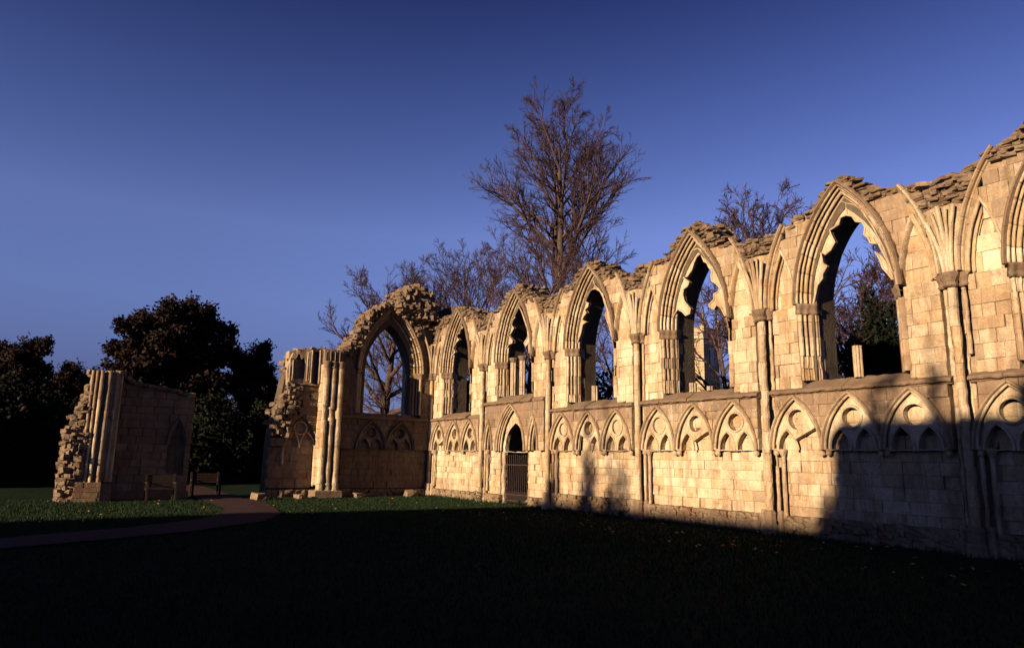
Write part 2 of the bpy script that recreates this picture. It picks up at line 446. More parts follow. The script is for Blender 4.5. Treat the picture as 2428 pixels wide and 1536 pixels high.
FOOT = stone_mat('footing_stone', 0.55, 0.15, red=0.45, pit=1.4)
RSF = rs_meshes(FOOT, 'f')
def emit_rubble(recs, parent, limit, stuffname='rubble_masonry', pool=None, mat=None, nm='rubble_stone'):
    """recs: (world pos, (sx,sy,sz), rz, weather)"""
    def key(r):
        d2 = r[0][0] ** 2 + r[0][1] ** 2 + 1
        return -r[1][0] * r[1][2] / d2
    recs.sort(key=key); mb = MB(); inv = world_of(parent).inverted()
    for i, (p, s, rz, wt) in enumerate(recs):
        tl = (rnd.uniform(-.14, .14), rnd.uniform(-.14, .14), rz)
        if i < limit:
            o = bpy.data.objects.new(nm, rnd.choice(pool or RSR)); COL.objects.link(o)
            o.parent = parent; o.matrix_parent_inverse = inv
            o.location = p; o.scale = s; o.rotation_euler = tl
        else:
            V, F = RS[i % 8]; m = Matrix.Translation(p) @ Matrix.Rotation(rz, 4, 'Z') @ Matrix.Rotation(tl[0], 4, 'X') @ Matrix.Diagonal((*s, 1))
            mb.add([tuple(m @ Vector(v)) for v in V], F, (rnd.random(), wt, 0))
    if mb.V: mb.build(stuffname, mat or RUB, parent, kind='stuff')

def polyline(pts):
    def f(u):
        if u <= pts[0][0]: return pts[0][1]
        for (a, b), (c, d) in zip(pts[:-1], pts[1:]):
            if u <= c: return b + (d - b) * (u - a) / (c - a + 1e-9)
        return pts[-1][1]
    return f

# ==================================================================== GROUND
GV, GF = [], []
ext = [-600, -300, -150, -90] + list(range(-60, 21, 4)) + [40, 90, 200, 500]
exy = [-500, -200, -90, -50] + list(range(-28, 45, 4)) + [60, 90, 150, 300, 600]
for y in exy:
    for x in ext: GV.append((x, y, 0.0 + 0.03 * noise.noise(Vector((x * .11, y * .13, 0)))))
nx = len(ext)
for j in range(len(exy) - 1):
    for i in range(nx - 1): GF.append((j * nx + i, j * nx + i + 1, (j + 1) * nx + i + 1, (j + 1) * nx + i))
g = mk('ground', GV, GF, LAWN, None, None, True, kind='structure'); g['label'] = 'dark mown lawn inside the abbey ruin'
# path through the west doorway
cl = [(-48, 6.9), (-40, 6.6), (-34, 6.3), (-30, 6.1), (-26, 6.0), (-23.5, 5.75), (-21.4, 5.3), (-19.4, 4.3), (-17.6, 2.4), (-16.2, 0.0), (-15.2, -3), (-14.5, -6), (-14, -9), (-13.8, -12)]
wd = [0.8, .8, .8, .85, .9, .75, .8] + [.85] * 10
PV, PF = [], []
pts = []
for i in range(len(cl) - 1):
    for k in range(14):
        s = k / 14; pts.append((cl[i][0] + (cl[i + 1][0] - cl[i][0]) * s, cl[i][1] + (cl[i + 1][1] - cl[i][1]) * s, wd[i] + (wd[i + 1] - wd[i]) * s))
for i, (x, y, h) in enumerate(pts):
    a, b = pts[max(0, i - 1)], pts[min(len(pts) - 1, i + 1)]; d = Vector((b[0] - a[0], b[1] - a[1])).normalized(); nn = Vector((-d.y, d.x))
    for s in (-1, -.5, 0, .5, 1):
        e = h * s + (0.09 * noise.noise(Vector((x * 2.3, s * 5, 0))) if abs(s) == 1 else 0)
        PV.append((x + nn.x * e, y + nn.y * e, 0.045 + 0.01 * (1 - s * s)))
for i in range(len(pts) - 1):
    for s in range(4): a = i * 5 + s; PF.append((a, a + 1, a + 6, a + 5))
mk('path', PV, PF, PATHM, None, None, True, kind='structure')['label'] = 'reddish gravel path leading through the west doorway'

# ==================================================================== NORTH AISLE WALL
P = [-29.75 + 4.575 * k for k in range(8)]
mid = [(P[k] + P[k + 1]) / 2 for k in range(7)]
WEND = P[6] + 0.45
wall = empty('ruined_aisle_wall', (-17.0, 15.0, 0), 'long sunlit limestone abbey wall with a row of pointed window openings', 'ruined wall')
TOP = polyline([(-31.2, 8.0), (-29.5, 8.0), (-28.6, 8.0), (-27.9, 8.1), (-27.5, 8.38), (-26.9, 8.2), (-26.3, 8.0), (-25.9, 7.75), (-25.6, 7.5), (-25.2, 7.45),
                (-24.5, 7.6), (-24.0, 7.62), (-23.3, 8.2), (-22.85, 8.45), (-22.4, 8.38), (-22.0, 7.98), (-21.7, 7.72), (-21.2, 7.58), (-20.7, 7.42), (-20.2, 7.55), (-19.6, 7.6),
                (-18.7, 8.2), (-18.25, 8.36), (-17.9, 8.25), (-17.4, 7.86), (-17.2, 7.66), (-16.6, 7.55), (-16.2, 7.4), (-15.95, 7.62), (-15.3, 7.75), (-14.8, 7.68),
                (-14.2, 8.15), (-13.9, 8.4), (-13.5, 8.5), (-13.25, 8.36), (-12.95, 7.96), (-12.6, 7.56), (-12.0, 7.46), (-11.5, 7.44), (-10.95, 7.35), (-10.6, 7.52),
                (-10.0, 7.72), (-9.5, 8.15), (-9.15, 8.32), (-8.95, 8.26), (-8.6, 7.98), (-8.2, 7.76), (-7.6, 7.56), (-7.2, 7.45), (-6.7, 7.5), (-6.45, 7.55), (-6.2, 7.75),
                (-5.8, 7.86), (-5.45, 8.05), (-5.0, 8.3), (-4.6, 8.4), (-4.0, 7.9), (-3.3, 7.6), (-2.3, 7.4), (-1.5, 7.2)])
WHW, WRISE, WZS = 1.28, 2.66, 5.45
SILL = [3.62, 4.10, 3.62, 3.62, 3.62, 3.62]
STR = [3.34, 3.80, 3.34, 3.34, 3.34, 3.34]
DC = -23.05        # doorway centre
# -- core with the through openings
def arch_loop(c, hw, zs, rise, zb, n=12):
    f = lancet(hw, rise, zs); L = [(c - hw, zb)]
    for i in range(n + 1):
        z = zs + rise * math.sin(i / n * math.pi / 2); L.append((c - f(z), z))
    L2 = [(2 * c - a, b) for a, b in reversed(L[:-1])]
    return L + L2
OHW, ORISE = 1.0, 2.16
outline = [(-31.0, -0.4)] + [(-31.0, 8.0)] + [(u, TOP(u) - 0.07 + 0.07 * noise.noise(Vector((u * 3, 0, 0)))) for u in np.arange(-30.9, WEND, 0.18)] + [(WEND, TOP(WEND) - .1), (WEND, -0.4)]
outline = outline[::-1]
holes = [arch_loop(mid[k], OHW, WZS, ORISE, SILL[k] - 0.02) for k in range(6)] + [arch_loop(DC, 0.92, 1.9, 1.25, -0.1)]
mb = MB()
V, F, T = plate(fr_main, outline, holes, 0.27, 1.12, 0.012, 0.25, (0.5, 0.3, 0)); mb.add(V, F, T)
mb.build('wall_core', MORTAR, wall)
# buttresses behind the piers
for k in range(7):
    mb = MB(); c = P[k]
    V = [fr_main(u, v, z) for u in (c - .5, c + .5) for (v, z) in ((1.1, -.2), (1.72, -.2), (1.72, 5.15), (1.1, 5.75))]
    mb.add(V, [(0, 1, 2, 3), (7, 6, 5, 4), (0, 4, 5, 1), (1, 5, 6, 2), (2, 6, 7, 3), (3, 7, 4, 0)], (0.5, .4, 0))
    mb.build('buttress', SHADESTONE, wall)

def weather_dim_main(u, z):
    k = min(5, max(0, int((u - P[0]) / 4.575))); w = 0.04
    if 2.3 < z < STR[k] + .05: w = 0.25 + 0.7 * (z - 2.3)
    if z > 5.6: w = 0.08 + 0.2 * (z - 5.6)
    if z < 0.7: w = 0.25
    if u > -13: w += 0.05 + 0.03 * (u + 13)  # not weather: darker eastwards, painting the dimmer light of the right bays
    dp = min(abs(u - p) for p in P)
    if dp < .6 and z > 3.5 and u > -12.5: w += .12
    return w
stones = []
arch_defs = []     # blind arches of the lower arcade: (centre, hw, rise, zs, style)
for k in range(6):
    if k == 1: continue
    L0, w3 = P[k] + 0.30, 4.575 / 3.3
    for j, fx in enumerate((0.175, 0.475, 0.775)):
        arch_defs.append((P[k] + 4.575 * fx + (0.02 if j else 0), 0.675, 1.24, 2.0, (k, j)))
side_arch = [(-24.62, 0.30, 1.15, 2.0), (-21.5, 0.30, 1.2, 2.0)]
in_arch = [(c, lancet(hw + .0, rise, zs)) for c, hw, rise, zs, _ in arch_defs] + [(c, lancet(hw, rise, zs)) for c, hw, rise, zs in side_arch]
door_f = lancet(0.98, 1.72, 1.98)
for k in range(6):
    a, b = P[k] + (0.0 if k else -.4), P[k + 1]
    # lower plane, set back behind the arcade
    ops = [(DC, lancet(0.93, 1.25, 1.9))] if k == 1 else []
    aa, bb = a + (.27 if k else .5), b - .27; zl = courses(0.46 if k > 1 else 0.34, 2.0, 0.24)
    if k == 1: ops = [(DC, lancet(0.95, 1.72, 1.98))]
    stones += row_stones(zl, aa, bb, ops, 0.20, (0.2, 0.48), weather=weather_dim_main, depth=0.16)
    bk = row_stones(courses(2.0, 3.2, 0.29), a, b, [], 0.245, (0.22, 0.4), weather=lambda u, z: 0.1, depth=0.12,
                    skip=lambda u, z: not any(abs(u - c) < f(z) + 0.12 for c, f in in_arch))
    stones += bk
    # arcade front plane
    ops = [(c, lancet(hw - .02, rise - .02, zs)) for c, hw, rise, zs, (kk, _) in arch_defs if kk == k]
    if k == 1: ops = [(c, lancet(hw, rise, zs)) for c, hw, rise, zs in side_arch] + [(DC, lancet(0.97, 1.72, 1.98))]
    stones += row_stones(courses(2.0, STR[k] - 0.05, 0.27), aa, bb, ops, 0.0, (0.25, 0.55), weather=weather_dim_main, depth=0.2)
    # strips beside the window, below the springing
    wop = (mid[k], lancet(WHW, WRISE, WZS, SILL[k] - .3))
    stones += row_stones(courses(STR[k] + 0.08, 5.42, 0.29), aa, bb, [wop], 0.07, (0.22, 0.5), weather=weather_dim_main, depth=0.2)
    # spandrels and blind lancets
    f1 = lancet(0.34, 1.40, 5.45)
    lops = [(P[k] + 0.66, f1), wop, (P[k + 1] - 0.66, f1)]
    rib_hw = lambda z: 2.10 - (3.78 - math.sqrt(max(0.01, 3.78 ** 2 - (z - 5.5) ** 2))) if z > 5.5 else 2.1
    stones += row_stones(courses(5.42, 8.9, 0.29), aa - .1, bb + .1, lops, 0.0, (0.26, 0.5), top=lambda u: TOP(u) - 0.1, weather=weather_dim_main, depth=0.3,
                         skip=lambda u, z, k=k: (abs(u - mid[k]) > rib_hw(z) + 0.02) or (z > 7.62))
    for sx in (P[k] + 0.66, P[k + 1] - 0.66):
        stones += row_stones(courses(5.42, 6.86, 0.33), sx - .4, sx + .4, [], 0.12, (0.3, 0.6), weather=lambda u, z: 0.02, depth=0.14)
# window reveal stones below window sill between string and sill are the weathering slabs (below)
emit_stones(stones, fr_main, wall, LIME, 300, bev=0.006, gap=0.0022)

# -- rubble footing, wall head and vault springing fill
rub = []
for k in range(6):
    z0 = 0.0; ztop = 0.46 if k > 1 else 0.34
    z = 0.03
    while z < ztop - 0.03:
        h = rnd.uniform(0.08, 0.13); u = P[k] - (0.3 if k == 0 else 0)
        while u < P[k + 1]:
            L = rnd.uniform(0.11, 0.28)
            if not (k == 1 and abs(u - DC) < 0.95):
                rub.append((fr_main(u + L / 2, 0.20 + rnd.uniform(-.04, .05), z + h / 2), (L * 1.1, 0.30, h * 1.2), rnd.uniform(-.1, .1), 0.35))
            u += L
        z += h * 0.92
emit_rubble(rub, wall, 200, 'footing_masonry', RSF, FOOT, 'footing_stone')
rub = []
for u in np.arange(-30.6, WEND, 0.11):
    t = TOP(u)
    for v in (0.08, 0.3, 0.55, 0.8, 1.02):
        if rnd.random() < (0.95 if v < .5 else 0.7):
            L = rnd.uniform(0.10, 0.30); h = rnd.uniform(0.04, 0.09)
            rub.append((fr_main(u + rnd.uniform(-.07, .07), v + rnd.uniform(-.08, .08), t - 0.10 + rnd.uniform(-.07, .08) + 0.08 * noise.noise(Vector((u * 5, v * 9, 0)))),
                        (L, rnd.uniform(.12, .3), h), rnd.uniform(-.7, .7), 0.7))
# rough fill between the broken ribs over each pier and behind the window heads
for k in range(6):
    for z in np.arange(5.6, 8.7, 0.075):
        for u in np.arange(P[k] - (.6 if k == 0 else 0), P[k + 1], 0.15):
            uu = u + rnd.uniform(-.08, .08); t = TOP(uu)
            if z > t - 0.08: continue
            d = abs(uu - mid[k]); win = lancet(WHW + 0.1, WRISE + .1, WZS)(z)
            zone = (d > rib_hw(z) - 0.02 and z > 6.75) or (z > 7.55 and d > win)
            if zone:
                L = rnd.uniform(0.10, 0.28)
                rub.append((fr_main(uu, 0.13 + rnd.uniform(-.10, .10), z), (L, 0.3, rnd.uniform(0.045, 0.11)), rnd.uniform(-.25, .25), 0.5))
emit_rubble(rub, wall, 300)

# -- string course with weathered sloping sills
for k in range(6):
    a, b = P[k] + 0.16, P[k + 1] - 0.16; zs = STR[k]
    u = a; segs = []
    while u < b - 0.2:
        L = min(rnd.uniform(0.6, 1.1), b - u); segs.append((u, u + L)); u += L
    sc = None
    for (x0, x1) in segs:
        j = rnd.uniform(-.012, .012); drop = rnd.random() < 0.12
        inw = abs((x0 + x1) / 2 - mid[k]) < WHW + 0.15
        top_v, top_z = (0.30, SILL[k]) if inw else (0.09, zs + 0.13)
        prof = [(0.25, zs - 0.06), (0.02, zs - 0.06), (-0.02, zs - 0.045), (-0.03, zs - 0.02), (-0.10, zs - 0.015), (-0.115, zs + 0.02), (-0.10, zs + 0.05), (top_v, top_z), (0.5, top_z)]
        if drop: prof = [(0.25, zs - 0.05), (0.03, zs - 0.05), (0.0, zs), (0.0, zs + .05), (top_v, top_z), (0.5, top_z)]
        n = max(2, int((x1 - x0) / 0.07)); V = []; m = len(prof); j += rnd.uniform(-.02, .02)
        for i in range(n + 1):
            uu = x0 + 0.004 + (x1 - x0 - 0.008) * i / n
            for (v, z) in prof: V.append(nd(fr_main(uu, v + j, z), 0.022, 5))
        F = []
        for i in range(n):
            for q in range(m - 1): aa = i * m + q; F.append((aa, aa + m, aa + m + 1, aa + 1))
        F.append(tuple(range(m))); F.append(tuple(range(n * m, n * m + m))[::-1])
        tt = [(rnd.random(), 0.75, 0)] * len(V)
        mk('string_course', V, F, WEATH, wall, tt, False)

# -- windows
MOULD = prof_rolls(0.03, -0.06, 0.34, 0.40, 5, 0.036, 0.10, 4)
HOOD = [(-0.03, 0.06), (-0.03, -0.07), (0.0, -0.12), (0.03, -0.12), (0.06, -0.06), (0.06, 0.02)]
JAMB0 = prof_rolls(0.06, 0.04, 0.33, 0.30, 3, 0.043, 0.05)
CAPL = [(0.0, 5.20, .0), (0.0, 5.23, .03), (0.0, 5.26, .03), (0.0, 5.275, .0), (0, 5.34, .025), (0, 5.41, .065), (0, 5.445, .07), (0, 5.47, .05)]
def capital_band(fr, c, hw, side, parent, prof_line, levels=CAPL, wt=0.55):
    V, F = [], []; n = 14; m = len(levels)
    (n0, v0), (n1, v1) = prof_line; L = math.hypot(n1 - n0, v1 - v0); dn, dv = (n1 - n0) / L, (v1 - v0) / L
    for i in range(n + 1):
        s = i / n
        for (_, z, o) in levels:
            bump = 0.035 * abs(math.sin(s * math.pi * 3)) + o
            nn = n0 + (n1 - n0) * s + bump * dv; vv = v0 + (v1 - v0) * s - bump * dn
            V.append(nd(fr(c + side * (hw - nn), vv, z), 0.016 if o > .02 else .006, 9))
    for i in range(n):
        for j in range(m - 1): a = i * m + j; F.append((a, a + 1, a + m + 1, a + m) if side < 0 else (a, a + m, a + m + 1, a + 1))
    F.append(tuple(range(m))); F.append(tuple(range(n * m, n * m + m)))
    return mk('capital', V, F, WEATH, parent, [(0.4, wt, 0)] * len(V), True)

TRAC = {
 3: [[(-14.99, 5.52), (-15.0, 6.05), (-14.87, 6.53), (-14.69, 6.92), (-14.46, 7.3), (-14.23, 7.59), (-14.0, 7.75), (-13.84, 7.77), (-13.72, 7.7), (-13.72, 7.6), (-13.88, 7.53), (-13.99, 7.37), (-14.08, 7.18), (-14.25, 7.02), (-14.41, 7.02), (-14.2, 6.83), (-14.26, 6.73), (-14.42, 6.68), (-14.46, 6.5), (-14.41, 6.3), (-14.18, 6.04), (-14.21, 5.9), (-14.36, 5.87), (-14.48, 6.0), (-14.67, 6.1), (-14.81, 5.97), (-14.9, 5.78), (-14.91, 5.51)],
     [(-13.72, 7.7), (-13.55, 7.43), (-13.31, 7.09), (-13.08, 6.64), (-12.91, 6.14), (-12.85, 5.62), (-12.93, 5.63), (-13.07, 5.89), (-13.21, 5.99), (-13.31, 5.87), (-13.46, 5.96), (-13.48, 6.04), (-13.28, 6.16), (-13.29, 6.31), (-13.14, 6.34), (-13.07, 6.44), (-13.18, 6.58), (-13.35, 6.7), (-13.37, 6.86), (-13.31, 6.97), (-13.43, 7.12), (-13.5, 7.26), (-13.6, 7.32), (-13.72, 7.6)]],
 4: [[(-10.37, 5.51), (-10.31, 6.12), (-10.2, 6.48), (-10.01, 6.89), (-9.78, 7.32), (-9.55, 7.68), (-9.38, 7.89), (-9.2, 7.76), (-9.22, 7.47), (-9.38, 7.46), (-9.43, 7.3), (-9.67, 7.22), (-9.65, 7.1), (-9.57, 6.89), (-9.68, 6.73), (-9.83, 6.64), (-9.94, 6.72), (-9.92, 6.45), (-9.81, 6.35), (-9.94, 6.19), (-9.95, 6.08), (-10.1, 5.93), (-10.23, 5.49)],
     [(-9.2, 7.76), (-9.02, 7.67), (-8.82, 7.43), (-8.6, 7.01), (-8.4, 6.49), (-8.27, 5.98), (-8.17, 5.69), (-8.26, 5.7), (-8.31, 6.06), (-8.42, 6.36), (-8.49, 6.55), (-8.6, 6.76), (-8.54, 6.58), (-8.7, 6.66), (-8.74, 6.79), (-8.83, 6.89), (-8.79, 7.06), (-8.85, 7.2), (-9.0, 7.25), (-9.08, 7.41), (-9.22, 7.47)],
     [(-8.59, 6.42), (-8.48, 6.3), (-8.36, 6.07), (-8.22, 5.7), (-8.27, 5.71), (-8.35, 5.86), (-8.45, 6.0), (-8.51, 6.21)]],
 2: [[(-19.7, 5.49), (-19.7, 6.02), (-19.61, 6.53), (-19.37, 7.03), (-19.14, 7.36), (-18.79, 7.79), (-18.56, 7.78), (-18.48, 7.61), (-18.42, 7.45), (-18.62, 7.47), (-18.82, 7.36), (-18.99, 7.22), (-18.96, 7.07), (-18.82, 7.01), (-18.85, 6.9), (-19.02, 6.82), (-18.93, 6.69), (-19.08, 6.6), (-19.17, 6.47), (-18.94, 6.37), (-19.14, 6.31), (-19.23, 6.03), (-19.46, 5.68), (-19.49, 5.46)],
     [(-18.48, 7.61), (-18.23, 7.38), (-17.96, 6.97), (-17.75, 6.46), (-17.6, 5.87), (-17.55, 5.58), (-17.6, 5.63), (-17.68, 5.88), (-17.81, 6.19), (-17.94, 6.46), (-17.84, 6.62), (-17.96, 6.86), (-18.01, 7.01), (-18.06, 7.2), (-18.23, 7.34), (-18.42, 7.45)]],
 1: [[(-24.38, 5.5), (-24.37, 6.08), (-24.2, 6.6), (-23.97, 7.05), (-23.73, 7.43), (-23.5, 7.73), (-23.26, 7.76), (-23.14, 7.63), (-23.11, 7.6), (-23.31, 7.56), (-23.49, 7.49), (-23.55, 7.36), (-23.42, 7.24), (-23.63, 7.14), (-23.66, 6.94), (-23.5, 6.81), (-23.71, 6.64), (-23.89, 6.56), (-23.58, 6.32), (-23.6, 6.22), (-23.82, 6.21), (-24.0, 6.07), (-24.11, 5.88), (-24.16, 5.48)],
     [(-23.14, 7.63), (-22.89, 7.33), (-22.65, 6.89), (-22.47, 6.5), (-22.38, 6.13), (-22.31, 5.67), (-22.4, 5.68), (-22.46, 6.08), (-22.63, 5.95), (-22.75, 6.11), (-22.48, 6.34), (-22.53, 6.61), (-22.68, 6.89), (-22.86, 7.22), (-22.98, 7.41), (-23.11, 7.6)]],
 0: [[(-29.13, 5.53), (-29.1, 6.13), (-28.93, 6.58), (-28.74, 6.96), (-28.49, 7.33), (-28.17, 7.58), (-27.84, 7.56), (-27.66, 7.44), (-27.7, 7.41), (-27.89, 7.41), (-27.95, 7.22), (-28.22, 7.22), (-28.24, 7.09), (-28.0, 6.93), (-28.26, 6.83), (-28.39, 6.71), (-28.51, 6.59), (-28.33, 6.41), (-28.56, 6.3), (-28.68, 6.08), (-28.71, 5.49)]],
}
def sc_pt(p): return (p[0] * 0.9935, 1.65 + (p[1] - 1.65) * 0.9935)
def column(fr, u, v, z0, z1, w, parent, name='mullion', cap=False, wt=.35, mat=None):
    mb = MB(); h = w / 2
    # cluster: square core with slim shafts on its faces
    V, F, T = box(fr, u - h * .62, u + h * .62, v - .09, v + .09, z0, z1, 0.0, 0.006, (0.4, wt, 0)); mb.add(V, F, T)
    n = max(3, int((z1 - z0) / .15)); zz = [z0 + (z1 - z0) * i / n for i in range(n + 1)]
    for du, dv in ((0, -.10), (-h * .75, 0), (h * .75, 0), (-h * .45, -.07), (h * .45, -.07)):
        V, F, T = tube(fr, [(u + du, v + dv, z) for z in zz], h * .30, 7, 0.005, (0.35, wt, 0)); mb.add(V, F, T)
    o = mb.build(name, mat or LIME, parent)
    if cap:
        mb = MB(); V, F, T = tube(fr, [(u, v, z1 - .02), (u, v, z1), (u, v, z1 + .03), (u, v, z1 + .12), (u, v, z1 + .17), (u, v, z1 + .19)], [h * .8, h * 1.3, h * 1.0, h * 1.45, h * 1.55, h * 1.2], 9, 0.02, (0.5, .7, 0)); mb.add(V, F, T)
        mb.build('capital', WEATH, parent)
    return o

for k in range(6):
    c = mid[k]; side_t = (0.3, 0.1, 0)
    # rear order: plain reveal ring, the window's own mesh
    mbw = MB(); RV = [(0.30, 0.34), (0.32, 0.46), (0.30, 0.47), (0.30, 0.62)]
    for sd_ in (-1, 1):
        V, F, T = arch_piece(fr_main, c, WZS, 1.30, 2.76, RV, sd_, 0, 1, 0.1, 0.006, (0.45, .2, 0)); mbw.add(V, F, T)
        V, F, T = jamb_piece(fr_main, c, 1.30, RV, sd_, SILL[k], WZS, 0.15, 0.008, (0.45, .2, 0)); mbw.add(V, F, T)
    wobj = mbw.build('window_opening', LIME, wall)
    # voussoirs of the moulded arch and of the hood
    for sd_ in (-1, 1):
        ts = [0.0]
        while ts[-1] < 0.86: ts.append(ts[-1] + rnd.uniform(0.09, 0.16))
        ts[-1] = 1.0
        for a, b in zip(ts[:-1], ts[1:]):
            sh = (rnd.uniform(-.004, .004), rnd.uniform(-.006, .006)); wt = 0.05 + 0.3 * a + rnd.uniform(0, .15)
            V, F, T = arch_piece(fr_main, c, WZS, 1.30, 2.76, MOULD, sd_, a, b, 0.06, 0.007, (rnd.uniform(0, .75), wt, 0), shift=sh)
            mk('voussoir', V, F, LIME, wobj, T, True)
        ts = [0.0]
        while ts[-1] < 0.88: ts.append(ts[-1] + rnd.uniform(0.12, 0.24))
        ts[-1] = 1.0
        for a, b in zip(ts[:-1], ts[1:]):
            V, F, T = arch_piece(fr_main, c, WZS, 1.30, 2.76, HOOD, sd_, a, b, 0.08, 0.008, (rnd.uniform(.2, .9), .55 + rnd.uniform(-.2, .3), 0), shift=(0, rnd.uniform(-.008, .008)))
            mk('hood_mould_stone', V, F, WEATH, wobj, T, False)
        # jamb shafts in broken drums
        z = SILL[k]
        while z < 5.19:
            h = min(rnd.uniform(0.26, 0.5), 5.2 - z)
            if 5.2 - z - h < 0.15: h = 5.2 - z
            broken = rnd.random() < (0.3 if k < 3 else 0.5)
            pr = prof_rolls(0.05, 0.0, 0.34, 0.40, 4, 0.02 if broken else 0.040, 0.03 if broken else 0.09, 4)
            V, F, T = jamb_piece(fr_main, c, 1.30, pr, sd_, z + .003, z + h - .003, 0.07, 0.018 if broken else 0.008, (rnd.uniform(0, .8), rnd.uniform(.05, .4 if k < 3 else .6), 0), shift=(rnd.uniform(-.008, .008), rnd.uniform(-.01, .01)))
            mk('jamb_stone', V, F, LIME, wobj, T, False)
            z += h
        capital_band(fr_main, c, 1.30, sd_, wobj, ((0.02, -.04), (0.34, 0.38)))
    for L in TRAC.get(k, []):
        L = [sc_pt(p) for p in L]
        ar = sum(L[i][0] * L[(i + 1) % len(L)][1] - L[(i + 1) % len(L)][0] * L[i][1] for i in range(len(L)))
        if ar < 0: L = L[::-1]
        mb = MB(); V, F, T = plate(fr_main, L, [], 0.30, 0.42, 0.012, 0.07, (rnd.uniform(.2, .6), .15, 0)); mb.add(V, F, T)
        # inner raised order
        cx, cz = c, 6.3
        L2 = [(p[0] + (c - p[0]) * 0.03, p[1]) for p in L]
        mb.build('tracery', LIME, wobj)
        mb = MB()
        path = [(p[0], 0.29, p[1]) for p in L] + [(L[0][0], 0.29, L[0][1])]
        # smooth edge roll
        V, F, T = tube(fr_main, path, 0.026, 6, 0.004, (.3, .2, 0), False); mb.add(V, F, T)
        mb.build('tracery_moulding', LIME, wobj, True)
column(fr_main, -9.22 * .989, .26, 3.6, 4.31, 0.2, wall)
column(fr_main, -14.2 * .989, .26, 3.6, 3.86, 0.19, wall)
column(fr_main, -13.57 * .989, .26, 3.6, 3.72, 0.15, wall)
column(fr_main, -18.53 * .989, .26, 3.6, 4.10, 0.22, wall)
column(fr_main, -23.52 * .989, .26, 4.08, 5.38, 0.25, wall, cap=True)
column(fr_main, -22.88 * .989, .26, 4.08, 5.40, 0.25, wall, cap=True)

# -- blind lancets beside the windows
LMOULD = prof_rolls(0.0, -0.04, 0.15, 0.12, 2, 0.030, 0.08, 4)
RTHIN = [(-0.02, .04), (-0.02, -.03), (0.0, -.05), (0.03, -.03), (0.05, .06), (0.06, .12)]
for k in range(6):
    for (cx, inner) in ((P[k] + 0.66, 1), (P[k + 1] - 0.66, -1)):
        mb = MB()
        for sd_ in (-1, 1):
            pr = LMOULD if sd_ != inner else RTHIN
            V, F, T = arch_piece(fr_main, cx, 5.45, 0.36, 1.46, pr, sd_, 0, 1, 0.07, 0.006, (rnd.uniform(.1, .8), rnd.uniform(.05, .3), 0)); mb.add(V, F, T)
        mb.build('blind_lancet', LIME, wall, True)

